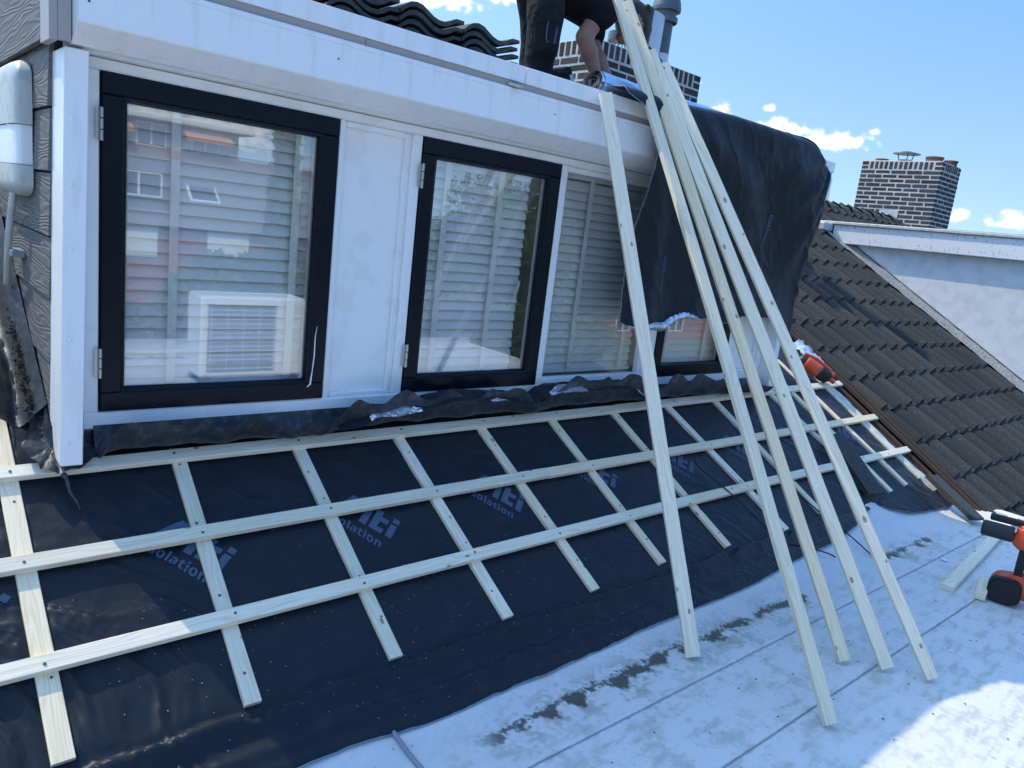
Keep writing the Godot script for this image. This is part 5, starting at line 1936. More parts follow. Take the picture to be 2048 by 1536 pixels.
func build_chimneys() -> void:
	# far chimney on the neighbour's ridge
	var bl := 0.268
	var bh := 0.0745
	var lib := brick_library(bl, bh, 0.03)
	var c := thing("brick_chimney", Vector3(14.2, 2.4, -3.1), "square brick chimney with a metal cowl standing on the far ridge", "chimney")
	var x0 := 13.75
	var z0 := -3.83
	var z1 := -2.475
	var x1 := 14.57
	var top := 3.545
	var b := MB.new()
	b.aabb(Vector3(x0, 1.9, z0), Vector3(x1, top - 0.004, z1))
	part(c, "mortar_core", b, M.mortar)
	brick_face(c, Vector3(x0 + 0.010, top, z0) - c.position, Vector3(0, 0, 1), Vector3(-1, 0, 0), z1 - z0, 14, lib, true, 0, bl, bh)
	brick_face(c, Vector3(x0, top, z1 - 0.010) - c.position, Vector3(1, 0, 0), Vector3(0, 0, 1), x1 - x0, 14, lib, true, 1, bl, bh)
	b = MB.new()
	b.aabb(Vector3(x0 + 0.02, top - 0.005, z0 + 0.02), Vector3(x1 - 0.02, top + 0.02, z1 - 0.02), 0.015)
	part(c, "mortar_cap", b, M.mortar)
	for q in [[14.2, -2.80, 0.135, 0.10], [14.35, -2.58, 0.10, 0.06], [13.98, -3.6, 0.10, 0.03]]:
		b = MB.new()
		b.lathe([Vector2(q[2], 0), Vector2(q[2], q[3]), Vector2(q[2] + 0.012, q[3] + 0.005), Vector2(q[2] + 0.012, q[3] + 0.03), Vector2(q[2] - 0.02, q[3] + 0.03), Vector2(q[2] - 0.025, q[3] - 0.05)], Transform3D(Basis(), Vector3(q[0], top + 0.01, q[1])), 20)
		part(c, "clay_pot", b, M.clay_pot)
	b = MB.new()
	var cw := Vector3(14.0, top + 0.01, -3.2)
	b.lathe([Vector2(0.12, 0), Vector2(0.12, 0.045), Vector2(0.10, 0.05)], Transform3D(Basis(), cw), 20)
	for k in 3:
		var a := TAU * k / 3.0 + 0.5
		b.tube(PackedVector3Array([cw + Vector3(cos(a) * 0.11, 0.03, sin(a) * 0.11), cw + Vector3(cos(a) * 0.15, 0.16, sin(a) * 0.15)]), 0.008, 6)
	var cowl := part(c, "cowl", b, M.flue_grey)
	b = MB.new()
	b.lathe([Vector2(0.0, 0.205), Vector2(0.07, 0.195), Vector2(0.22, 0.158), Vector2(0.225, 0.150), Vector2(0.20, 0.148), Vector2(0.0, 0.165)], Transform3D(Basis(), cw), 28)
	part(cowl, "rain_hat", b, M.flue_grey)
	# flashing patch at its foot
	b = MB.new()
	b.aabb(Vector3(x0 - 0.012, 2.35, -3.35), Vector3(x0 - 0.002, 2.72, -3.02), 0.004)
	part(c, "mortar_patch", b, M.mortar)
	# mossy pieces of further ridges
	b = MB.new()
	for q in [[Vector3(14.0, 2.46, -4.6), Vector3(0.5, 0.16, 2.2)], [Vector3(14.9, 2.28, -2.3), Vector3(0.6, 0.12, 0.9)]]:
		b.box(Transform3D(Basis(), q[0]), q[1], 0.03)
	part(c, "mossy_ridge_end", b, M.ridge_moss)

	# near chimney behind the worker, with a grey flue
	c = thing("brick_chimney", Vector3(6.7, 2.3, -3.3), "broad low brick chimney behind the worker, with a grey flue pipe", "chimney")
	lib = brick_library(0.284, 0.083, 0.03)
	x0 = 5.80
	x1 = 7.635
	z1 = -3.0
	z0 = -3.75
	top = 3.635
	b = MB.new()
	b.aabb(Vector3(x0, 1.9, z0), Vector3(x1, top - 0.006, z1))
	part(c, "mortar_core", b, M.mortar)
	brick_face(c, Vector3(x0, top, z1 - 0.010) - c.position, Vector3(1, 0, 0), Vector3(0, 0, 1), x1 - x0, 10, lib, true, 1, 0.284, 0.083)
	brick_face(c, Vector3(x0 + 0.010, top, z0) - c.position, Vector3(0, 0, 1), Vector3(-1, 0, 0), z1 - z0, 10, lib, true, 0, 0.284, 0.083)
	b = MB.new()
	b.aabb(Vector3(x0 + 0.03, top - 0.008, z0 + 0.03), Vector3(x1 - 0.03, top + 0.015, z1 - 0.03), 0.012)
	part(c, "mortar_cap", b, M.mortar)
	# pots with wire guards
	for q in [Vector3(6.02, top, -3.25), Vector3(6.42, top, -3.25)]:
		b = MB.new()
		b.lathe([Vector2(0.10, 0.0), Vector2(0.10, 0.05), Vector2(0.085, 0.05)], Transform3D(Basis(), q), 16)
		var pot := part(c, "clay_pot", b, M.clay_pot)
		b = MB.new()
		for k in 14:
			var a := TAU * k / 14.0
			b.tube(PackedVector3Array([q + Vector3(cos(a) * 0.09, 0.04, sin(a) * 0.09), q + Vector3(cos(a + 0.3) * 0.10, 0.13, sin(a + 0.3) * 0.10)]), 0.004, 4)
		part(pot, "wire_guard", b, M.nail_steel)
		b = MB.new()
		b.lathe([Vector2(0.0, 0.235), Vector2(0.12, 0.22), Vector2(0.125, 0.13), Vector2(0.0, 0.125)], Transform3D(Basis(), q), 18)
		part(pot, "guard_cap", b, M.flue_grey)
	# flue pipe with a bell-shaped terminal
	var fp := Vector3(7.10, top - 0.02, -3.22)
	b = MB.new()
	b.lathe([Vector2(0.10, 0.0), Vector2(0.10, 0.55)], Transform3D(Basis(), fp), 22)
	var fl := part(c, "flue_pipe", b, M.flue_grey)
	b = MB.new()
	b.lathe([Vector2(0.101, 0.04), Vector2(0.103, 0.04), Vector2(0.103, 0.17), Vector2(0.101, 0.17)], Transform3D(Basis(), fp), 22)
	part(fl, "pipe_sleeve", b, M.aluminium_trim)
	b = MB.new()
	b.lathe([Vector2(0.13, 0.50), Vector2(0.145, 0.51), Vector2(0.145, 0.56), Vector2(0.12, 0.57), Vector2(0.12, 0.62), Vector2(0.165, 0.625), Vector2(0.168, 0.66), Vector2(0.155, 0.72), Vector2(0.115, 0.84), Vector2(0.108, 0.98), Vector2(0.115, 1.0), Vector2(0.115, 1.06), Vector2(0.0, 1.08)], Transform3D(Basis(), fp), 24)
	part(fl, "terminal", b, M.flue_grey)
	# metal box cowl on two stands, left of the flue
	b = MB.new()
	var bp := Vector3(6.78, top + 0.02, -3.12)
	var tb := Basis(Vector3.UP, 0.35) * Basis(Vector3.BACK, -0.08)
	var bx := PackedVector2Array()
	for i in 9:
		var a := -0.5 + i / 8.0
		bx.append(Vector2(a * 0.34, 0.06 + 0.05 * (1.0 - 4.0 * a * a)))
	bx.append(Vector2(0.17, -0.06))
	bx.append(Vector2(-0.17, -0.06))
	b.prism(bx, func(p: float, q: float, y: float) -> Vector3: return bp + tb * Vector3(p, y, q), 0.06, 0.46)
	var box := part(c, "box_cowl", b, M.aluminium_trim)
	b = MB.new()
	b.box(Transform3D(tb, bp + tb * Vector3(0, 0.04, 0)), Vector3(0.46, 0.05, 0.20), 0.01)
	b.box(Transform3D(tb, bp + tb * Vector3(-0.19, 0.25, -0.02)), Vector3(0.05, 0.46, 0.14), 0.008)
	part(box, "stand", b, M.dark_plastic)

# ---------------------------------------------------------------- the worker
func build_worker() -> void:
	var w := thing("person", Vector3(2.86, 2.32, -0.42), "roofer in black work clothes bending over on the dormer roof, arms reaching down", "person")
	var sh1 := Vector3(3.215, 2.965, -0.30)     # near shoulder
	var sh2 := Vector3(3.36, 2.985, -0.60)      # far shoulder
	var el1 := Vector3(3.085, 2.715, -0.34)
	var el2 := Vector3(3.335, 2.74, -0.52)
	var wr1 := Vector3(3.185, 2.515, -0.30)
	var wr2 := Vector3(3.41, 2.52, -0.40)
	var neck := Vector3(3.36, 2.985, -0.45)
	var head := Vector3(3.53, 2.915, -0.42)
	var chin := Vector3(3.435, 2.80, -0.40)
	# skin: head, neck, arms and hands as one surface
	var bones := [
		[neck + Vector3(-0.05, 0.02, 0), head, 0.062, 0.066],
		[head, head + Vector3(0.015, -0.03, 0), 0.093, 0.090],
		[head + Vector3(-0.03, -0.045, 0.0), chin + Vector3(0.02, 0.01, 0.0), 0.072, 0.040],
		[head + Vector3(-0.045, -0.085, 0.0), head + Vector3(-0.095, -0.105, 0.0), 0.02, 0.013],
		[neck, sh1, 0.06, 0.058], [neck, sh2, 0.06, 0.058],
		[sh1, el1, 0.060, 0.046], [el1, el1.lerp(wr1, 0.35), 0.046, 0.047], [el1.lerp(wr1, 0.35), wr1, 0.046, 0.029],
		[sh2, el2, 0.058, 0.045], [el2, el2.lerp(wr2, 0.35), 0.045, 0.045], [el2.lerp(wr2, 0.35), wr2, 0.045, 0.029]]
	for q in [[wr1, Vector3(0.02, -0.09, 0.12), 1.0], [wr2, Vector3(0.02, -0.07, 0.13), -1.0]]:
		var p0: Vector3 = q[0]
		var dir: Vector3 = q[1].normalized()
		var across := dir.cross(Vector3(0, 1, 0)).normalized()
		var palm := p0 + dir * 0.085
		bones.append([p0, palm, 0.030, 0.034])
		for k in 4:
			var f := (k - 1.5)
			var k0 := palm + across * f * 0.019
			var l: float = [0.065, 0.075, 0.070, 0.055][k]
			var k1 := k0 + (dir + Vector3(0, -0.15, 0)).normalized() * l * 0.55
			var k2 := k1 + (dir * 0.5 + Vector3(0, -0.85, 0)).normalized() * l * 0.6
			bones.append([k0, k1, 0.0105, 0.0095])
			bones.append([k1, k2, 0.0095, 0.008])
		var th0: Vector3 = p0 + dir * 0.03 + across * 0.026 * q[2]
		bones.append([th0, th0 + (dir * 0.7 + across * 0.7 * q[2]).normalized() * 0.045, 0.014, 0.011])
		bones.append([th0 + (dir * 0.7 + across * 0.7 * q[2]).normalized() * 0.045, th0 + (dir + across * 0.4 * q[2]).normalized() * 0.075, 0.011, 0.009])
	var body := part(w, "body", net_mesh(bones, 0.0075, 0.016), M.skin)
	# ear
	var b := MB.new()
	for k in 10:
		var a0 := TAU * k / 10.0
		var a1 := TAU * (k + 1) / 10.0
		var e := head + Vector3(-0.015, -0.02, 0.088)
		var p0 := e + Vector3(cos(a0) * 0.017, sin(a0) * 0.030, 0.006)
		var p1 := e + Vector3(cos(a1) * 0.017, sin(a1) * 0.030, 0.006)
		b.tri(e + Vector3(0, 0, 0.002), p0, p1)
		b.tri(p0, p0 + Vector3(0, 0, -0.015), p1)
		b.tri(p1, p0 + Vector3(0, 0, -0.015), p1 + Vector3(0, 0, -0.015))
	part(body, "ear", b, M.skin)
	b = MB.new()
	for sz in [-1.0, 1.0]:
		b.lathe([Vector2(0.011, 0.0), Vector2(0.008, 0.004), Vector2(0, 0.006)], Transform3D(Basis(Vector3.BACK, 2.2), head + Vector3(-0.045, -0.082, 0.035 * sz)), 10)
	part(body, "eyes", b, M.dark_plastic)
	b = MB.new()
	b.tube(PackedVector3Array([chin + Vector3(-0.012, 0.012, -0.02), chin + Vector3(-0.018, 0.014, 0.0), chin + Vector3(-0.012, 0.012, 0.02)]), 0.005, 6)
	part(body, "mouth", b, M.clay_pot)
	# hair
	var hb := [[head + Vector3(0.02, 0.01, 0), head + Vector3(0.045, -0.045, 0.0), 0.100, 0.092], [head + Vector3(-0.02, 0.045, 0.0), head + Vector3(0.03, 0.03, 0), 0.080, 0.085], [head + Vector3(0.05, -0.06, 0), head + Vector3(0.015, -0.10, 0.0), 0.068, 0.040]]
	for k in 26:
		var a := k * 2.4
		var e := head + Vector3(0.035 + 0.075 * cos(a) * 0.8, 0.03 + 0.06 * sin(a * 1.7), 0.08 * sin(a))
		hb.append([e, e + Vector3(0.03, -0.035, 0.004 * sin(k)), 0.016, 0.010])
	part(body, "hair", net_mesh(hb, 0.007, 0.012), M.hair)
	# shirt
	var hip1 := Vector3(2.72, 3.08, -0.35)
	var hip2 := Vector3(2.82, 3.08, -0.56)
	var tb := [
		[Vector3(2.80, 3.07, -0.45), Vector3(3.02, 2.985, -0.45), 0.160, 0.155, Vector3(1, 1, 0.85)],
		[Vector3(3.02, 2.985, -0.45), Vector3(3.24, 2.96, -0.45), 0.155, 0.155, Vector3(1, 1, 0.82)],
		[Vector3(3.24, 2.98, -0.45), neck, 0.13, 0.075],
		[sh1 + Vector3(0.02, 0.03, -0.04), sh1.lerp(el1, 0.40), 0.092, 0.083],
		[sh1.lerp(el1, 0.40), sh1.lerp(el1, 0.52), 0.083, 0.078],
		[sh2 + Vector3(-0.02, 0.0, 0.04), sh2.lerp(el2, 0.7), 0.090, 0.076],
		[Vector3(3.20, 2.98, -0.45), Vector3(3.27, 2.90, -0.45), 0.12, 0.10]]
	part(w, "shirt", net_mesh(tb, 0.012, 0.03), M.shirt)
	# trousers
	var kn1 := Vector3(2.745, 2.74, -0.30)
	var kn2 := Vector3(2.945, 2.74, -0.58)
	var an1 := Vector3(2.765, 2.40, -0.33)
	var an2 := Vector3(2.955, 2.40, -0.60)
	var lb := [
		[Vector3(2.73, 3.09, -0.45), Vector3(2.83, 3.06, -0.45), 0.168, 0.160, Vector3(1, 1, 0.85)],
		[hip1, kn1, 0.118, 0.086], [kn1, an1, 0.088, 0.074], [hip2, kn2, 0.118, 0.086], [kn2, an2, 0.086, 0.074],
		[kn1 + Vector3(-0.045, 0.01, 0.03), kn1 + Vector3(-0.05, -0.06, 0.04), 0.045, 0.03],
		[kn1 + Vector3(0.0, 0.05, 0.03), kn1 + Vector3(0.0, -0.16, 0.035), 0.07, 0.065],
		[an1, an1 + Vector3(0.0, -0.03, 0), 0.079, 0.083], [an2, an2 + Vector3(0, -0.03, 0), 0.079, 0.083]]
	var tr := part(w, "trousers", net_mesh(lb, 0.012, 0.035), M.trousers)
	# tool loop and pen in the leg pocket
	b = MB.new()
	var lp := PackedVector3Array()
	for k in 15:
		var a := TAU * k / 14.0
		lp.append(Vector3(2.705 + 0.012 * cos(a), 2.64 + 0.055 * sin(a), -0.212))
	b.tube(lp, 0.003, 5)
	part(tr, "tool_loop", b, M.flue_grey)
	b = MB.new()
	b.tube(PackedVector3Array([Vector3(2.742, 2.585, -0.202), Vector3(2.748, 2.665, -0.202)]), 0.009, 8)
	part(tr, "pocket_pen", b, M.blue_plastic)
	# knee pad strap with a pale badge on the far leg
	b = MB.new()
	b.box(Transform3D(Basis(Vector3.BACK, 0.5), Vector3(3.055, 2.49, -0.45)), Vector3(0.075, 0.13, 0.15), 0.03)
	var boot := part(w, "knee_pad", b, M.dark_grip)
	b = MB.new()
	b.box(Transform3D(Basis(Vector3.BACK, 0.5), Vector3(3.06, 2.50, -0.373)), Vector3(0.028, 0.035, 0.003), 0.001)
	part(boot, "badge", b, M.white_far)
	for q in [an1, an2]:
		b = net_mesh([[q + Vector3(-0.05, -0.03, 0), q + Vector3(0.14, -0.045, 0.01), 0.038, 0.034], [q + Vector3(0, -0.02, 0), q + Vector3(0, 0.02, 0), 0.05, 0.05]], 0.012, 0.02)
		part(w, "boot", b, M.dark_grip)

# ---------------------------------------------------------------- tools and loose things
func build_tools() -> void:
	# cordless nailer at the right edge, standing on the flat roof: local x runs forward along its nose, y up
	var g := thing("nail_gun", Vector3(4.625, 0.006, 1.855), "orange and black cordless nail gun standing on the flat roof at the right edge", "nail gun")
	var bs := Basis(Vector3.UP, -1.30).scaled(Vector3.ONE * 1.25)
	var at := g.position
	var T := func(p: Vector3) -> Vector3: return at + bs * p
	# battery with a rounded face towards the camera
	var b := MB.new()
	var rp := PackedVector2Array()
	for k in 24:
		var a := TAU * k / 24.0
		rp.append(Vector2(signf(cos(a)) * pow(absf(cos(a)), 0.6) * 0.062, 0.056 + signf(sin(a)) * pow(absf(sin(a)), 0.6) * 0.055))
	b.prism(rp, func(p: float, q: float, z: float) -> Vector3: return T.call(Vector3(p, q, z)), 0.05, 0.085, true)
	var inner := PackedVector2Array()
	for p in rp: inner.append(Vector2(p.x * 0.84, 0.056 + (p.y - 0.056) * 0.84))
	b.prism(inner, func(p: float, q: float, z: float) -> Vector3: return T.call(Vector3(p, q, z)), 0.085, 0.092, true)
	var bat := part(g, "battery_cover", b, M.dark_grip)
	b = MB.new()
	for k in 6:
		b.box(Transform3D(bs, T.call(Vector3(-0.005, 0.03 + k * 0.010, 0.0925))), Vector3(0.058, 0.003, 0.002))
	part(bat, "vent_ribs", b, M.dark_plastic)
	b = net_mesh([[T.call(Vector3(-0.005, 0.062, -0.02)), T.call(Vector3(-0.005, 0.062, 0.03)), 0.064, 0.064], [T.call(Vector3(0.03, 0.05, 0.0)), T.call(Vector3(0.10, 0.055, 0.0)), 0.055, 0.048], [T.call(Vector3(0.02, 0.09, 0.0)), T.call(Vector3(0.07, 0.11, 0.0)), 0.045, 0.030]], 0.006, 0.02)
	part(g, "foot_housing", b, M.orange_plastic)
	b = MB.new()
	b.prism(PackedVector2Array([Vector2(0.02, 0.1165), Vector2(0.05, 0.1165), Vector2(0.055, 0.235), Vector2(0.02, 0.235)]), func(p: float, q: float, z: float) -> Vector3: return T.call(Vector3(p, q, z)), -0.02, 0.022)
	part(g, "grip", b, M.dark_grip)
	b = MB.new()
	b.prism(PackedVector2Array([Vector2(0.0555, 0.09), Vector2(0.085, 0.09), Vector2(0.09, 0.235), Vector2(0.056, 0.235)]), func(p: float, q: float, z: float) -> Vector3: return T.call(Vector3(p, q, z)), -0.024, 0.026)
	part(g, "front_strut", b, M.orange_plastic)
	b = net_mesh([[T.call(Vector3(0.012, 0.272, 0.0)), T.call(Vector3(0.19, 0.275, 0.0)), 0.042, 0.044], [T.call(Vector3(0.02, 0.255, 0.0)), T.call(Vector3(0.07, 0.235, 0.0)), 0.034, 0.030], [T.call(Vector3(0.03, 0.29, 0.002)), T.call(Vector3(0.03, 0.305, 0.002)), 0.045, 0.045]], 0.006, 0.012)
	part(g, "head_housing", b, M.orange_plastic)
	b = MB.new()
	b.lathe([Vector2(0.0, 0.0), Vector2(0.030, 0.002), Vector2(0.034, 0.010), Vector2(0.034, 0.115), Vector2(0.030, 0.12), Vector2(0.0, 0.12)], Transform3D(bs * Basis(Vector3.BACK, -PI / 2), T.call(Vector3(-0.135, 0.285, 0.0))), 22)
	part(g, "motor_barrel", b, M.dark_plastic)
	b = MB.new()
	b.lathe([Vector2(0.036, 0.0), Vector2(0.038, 0.004), Vector2(0.038, 0.022), Vector2(0.034, 0.026)], Transform3D(bs, T.call(Vector3(0.03, 0.301, 0.002))), 20)
	var dial := part(g, "dial_ring", b, M.orange_plastic)
	b = MB.new()
	b.lathe([Vector2(0.0335, 0.0), Vector2(0.0335, 0.027), Vector2(0.0, 0.030)], Transform3D(bs, T.call(Vector3(0.03, 0.301, 0.002))), 20)
	part(dial, "dial_cap", b, M.dark_plastic)
	b = MB.new()
	b.box(Transform3D(bs, T.call(Vector3(0.02, 0.33, -0.045))), Vector3(0.26, 0.03, 0.022), 0.006)
	b.box(Transform3D(bs, T.call(Vector3(0.20, 0.16, 0.0))), Vector3(0.035, 0.16, 0.03), 0.006)
	part(g, "magazine", b, M.dark_plastic)
	b = MB.new()
	b.prism(PackedVector2Array([Vector2(-0.01, 0.105), Vector2(0.055, 0.085), Vector2(0.06, 0.098), Vector2(0.0, 0.117)]), func(p: float, q: float, z: float) -> Vector3: return T.call(Vector3(p, q, z)), 0.0505, 0.056)
	part(g, "side_stripe", b, M.orange_plastic)

	# orange tool lying on the slope right of the dormer; its own frame follows the slope
	g = thing("cordless_tool", sl(5.86, -0.12, 0.0), "orange cordless tool with black end lying on the slope below the black sheet", "power tool")
	var up := Vector3(0, cos(TH), sin(TH))
	var along := Vector3(0.42, -sin(TH) * 0.9, cos(TH) * 0.9).normalized()
	var bas := Basis(along, up, along.cross(up)).orthonormalized()
	at = g.position + up * 0.055
	var L := func(p: Vector3) -> Vector3: return at + bas * p
	b = MB.new()
	b.lathe([Vector2(0.0, -0.16), Vector2(0.018, -0.155), Vector2(0.022, -0.12), Vector2(0.040, -0.10), Vector2(0.046, -0.06)], Transform3D(bas * Basis(Vector3.BACK, -PI / 2), L.call(Vector3(0, 0, 0))), 20)
	part(g, "nose_collar", b, M.dark_plastic)
	b = MB.new()
	b.lathe([Vector2(0.047, -0.06), Vector2(0.055, -0.045), Vector2(0.056, 0.055), Vector2(0.053, 0.075)], Transform3D(bas * Basis(Vector3.BACK, -PI / 2), L.call(Vector3(0, 0, 0))), 24)
	for k in 8:
		b.box(Transform3D(bas, L.call(Vector3(-0.005, 0.052 * cos(k * 0.28 - 1.0), 0.052 * sin(k * 0.28 - 1.0)))), Vector3(0.075, 0.006, 0.006), 0.002)
	part(g, "motor_housing", b, M.orange_plastic)
	b = MB.new()
	b.lathe([Vector2(0.054, 0.075), Vector2(0.058, 0.085), Vector2(0.054, 0.155), Vector2(0.030, 0.170), Vector2(0.0, 0.170)], Transform3D(bas * Basis(Vector3.BACK, -PI / 2), L.call(Vector3(0, 0, 0))), 24)
	part(g, "rear_cap", b, M.dark_grip)
	b = MB.new()
	b.tube(PackedVector3Array([L.call(Vector3(-0.10, 0.035, -0.045)), L.call(Vector3(0.0, 0.045, -0.082)), L.call(Vector3(0.14, 0.030, -0.092))]), 0.017, 10)
	part(g, "handle", b, M.orange_plastic)
	b = MB.new()
	b.box(Transform3D(bas, L.call(Vector3(0.165, 0.010, -0.075))), Vector3(0.06, 0.05, 0.045), 0.012)
	b.box(Transform3D(bas, L.call(Vector3(0.20, -0.015, -0.05))), Vector3(0.05, 0.03, 0.06), 0.010)
	part(g, "trigger_block", b, M.orange_plastic)
	b = MB.new()
	b.box(Transform3D(bas, L.call(Vector3(-0.045, 0.042, -0.066))), Vector3(0.022, 0.028, 0.024), 0.005)
	part(g, "switch", b, M.blue_plastic)

func build_loose() -> void:
	var b := MB.new()
	batten_mesh(b, Vector3(4.40, 0.020, 1.655), Vector3(6.26, 0.030, 1.45), 0.062, 0.030, Vector3.UP)
	single("timber_offcut", b, M.pine, "long pale batten offcut lying on the flat roof behind the nail gun", "offcut")
	b = MB.new()
	batten_mesh(b, Vector3(4.455, 0.020, 1.80), Vector3(4.66, 0.020, 1.745), 0.052, 0.026, Vector3.UP)
	single("timber_block", b, M.pine, "short pale wooden block lying flat, beneath another block", "offcut", "short blocks by the nail gun")
	b = MB.new()
	batten_mesh(b, Vector3(4.475, 0.047, 1.797), Vector3(4.67, 0.047, 1.742), 0.050, 0.025, Vector3.UP)
	single("timber_block", b, M.pine, "short pale wooden block on top of another, left of the nail gun", "offcut", "short blocks by the nail gun")
	# loose dark tile sliding off the slope, and one lying under the battens
	var lm := MB.new()
	var poly := PackedVector2Array([Vector2(-0.085, 0.0), Vector2(0.085, 0.0), Vector2(0.085, 0.018), Vector2(0.055, 0.026), Vector2(-0.035, 0.022), Vector2(-0.048, 0.036), Vector2(-0.085, 0.036)])
	lm.prism(poly, func(p: float, q: float, z: float) -> Vector3: return Vector3(p, q, z), -0.30, 0.30)
	var me := lm.mesh()
	me.surface_set_material(0, M.stack_tile)
	for q in [[Vector3(6.0, 0.195, 0.95), Vector3(5.83, 0.045, 1.33), 0.78, "loose dark roof tile lying over the edge of the underlay by the sunlit patch", 0.72], [sl(5.22, 0.62, 0.03), sl(5.14, 1.0, -0.005), 0.85, "dark tile propped on the slope beside the rightmost leaning batten", 1.1]]:
		var zz: Vector3 = (q[1] - q[0]).normalized()
		var xx := Vector3.UP.cross(zz).normalized()
		var yy := zz.cross(xx)
		var o := MeshInstance3D.new()
		o.name = named("loose_tile")
		o.mesh = me
		add_child(o)
		o.transform = Transform3D(Basis(xx * q[4], yy, zz * q[2]), (q[0] + q[1]) * 0.5)
		tag(o, q[3], "roof tile")
	# black cords
	var cord := func(pts: Array, what: String) -> void:
		var c := Curve3D.new()
		for i in pts.size():
			var t: Vector3 = (pts[mini(i + 1, pts.size() - 1)] - pts[maxi(i - 1, 0)]) * 0.2
			c.add_point(pts[i], -t, t)
		c.bake_interval = 0.02
		var bb := MB.new()
		bb.tube(c.get_baked_points(), 0.0042, 6)
		single("black_cord", bb, M.cable_black, what, "cord", "cords on the slope")
	cord.call([sl(3.66, 0.50, 0.012), sl(3.60, 0.58, 0.014), sl(3.66, 0.72, 0.012), sl(3.74, 0.86, -0.01), sl(3.79, 1.00, -0.02), sl(3.80, 1.08, -0.03), sl(3.83, 1.18, -0.035)], "black cord trailing over the lower batten behind the leaning battens")
	cord.call([sl(4.30, 0.80, 0.012), sl(4.34, 0.95, -0.01), sl(4.42, 1.10, -0.02), Vector3(4.47, 0.075, 1.07), Vector3(4.46, 0.022, 1.20), Vector3(4.42, 0.014, 1.27)], "black cord hanging from the battens to the white membrane")
	cord.call([sl(3.86, 1.15, -0.035), sl(3.98, 1.20, -0.035), Vector3(4.12, 0.05, 1.10), Vector3(4.16, 0.03, 1.14)], "short black cord end at the hem of the underlay")
	b = MB.new()
	b.tube(PackedVector3Array([Vector3(1.238, 0.045, 1.04), Vector3(1.237, 0.028, 1.10), Vector3(1.235, 0.014, 1.20), Vector3(1.232, 0.010, 1.34), Vector3(1.231, 0.009, 1.5)]), 0.008, 10)
	single("grey_conduit", b, M.cable_grey, "thin grey conduit coming out from under the black hem", "conduit")
	b = MB.new()
	b.lathe([Vector2(0.022, 0.0), Vector2(0.022, 0.004), Vector2(0.0, 0.005)], Transform3D(Basis(), Vector3(4.872, 0.0065, 1.476)), 18)
	single("white_disc", b, M.white_far, "small round white disc lying on a seam of the flat roof", "disc")
	b = MB.new()
	b.box(Transform3D(Basis.from_euler(Vector3(0.2, 0.5, 0.1)), Vector3(2.17, 2.243, 0.225)), Vector3(0.055, 0.012, 0.05), 0.003)
	single("paper_scrap", b, M.pvc_pale, "small crumpled scrap stuck on the white fascia below the trim", "scrap")
	b = MB.new()
	b.tube(PackedVector3Array([Vector3(3.62, 0.007, 2.42), Vector3(3.66, 0.010, 2.44), Vector3(3.70, 0.008, 2.43)]), 0.004, 6)
	single("twig", b, M.bark, "short brown twig on the sunlit membrane", "twig")
	# crumpled foil scrap beside the tool
	b = MB.new()
	var rows := []
	var uvs := []
	for i in 10:
		var row := PackedVector3Array()
		var ur := PackedVector2Array()
		for j in 14:
			row.append(sl(5.98 + i * 0.016, -0.42 + j * 0.022, 0.03 + 0.05 * sin(i / 9.0 * PI) + wn.get_noise_2d(i * 30.0, j * 22.0) * 0.03))
			ur.append(Vector2(i, j))
		rows.append(row)
		uvs.append(ur)
	b.sheet(rows, uvs, false)
	single("foil_scrap", b, M.foil, "crumpled silver foil behind the orange cordless tool", "foil")

# ---------------------------------------------------------------- what the windows mirror
func window_unit(parent: Node3D, at: Vector3, w: float, h: float, shutter := 0.0) -> void:
	var o := Node3D.new()
	o.name = "window"
	parent.add_child(o, true)
	o.position = at - parent.position
	var b := MB.new()
	b.aabb(at + Vector3(-w / 2, 0, -0.06), at + Vector3(w / 2, 0.08, 0.02))
	b.aabb(at + Vector3(-w / 2, h - 0.08, -0.06), at + Vector3(w / 2, h, 0.02))
	b.aabb(at + Vector3(-w / 2, 0.08, -0.06), at + Vector3(-w / 2 + 0.08, h - 0.08, 0.02))
	b.aabb(at + Vector3(w / 2 - 0.08, 0.08, -0.06), at + Vector3(w / 2, h - 0.08, 0.02))
	b.aabb(at + Vector3(-0.05, 0.08, -0.06), at + Vector3(0.05, h - 0.08, 0.02))
	part(o, "frame", b, M.white_far)
	b = MB.new()
	b.aabb(at + Vector3(-w / 2 + 0.08, 0.08, -0.02), at + Vector3(w / 2 - 0.08, h - 0.08, 0.01))
	part(o, "pane", b, M.window_dark)
	if shutter > 0.0:
		b = MB.new()
		b.aabb(at + Vector3(-w / 2 - 0.04, h - 0.03, -0.22), at + Vector3(w / 2 + 0.04, h + 0.18, -0.06), 0.03)
		b.aabb(at + Vector3(-w / 2 + 0.02, h * (1.0 - shutter), -0.10), at + Vector3(w / 2 - 0.02, h - 0.03, -0.065))
		part(o, "roller_shutter", b, M.white_far)

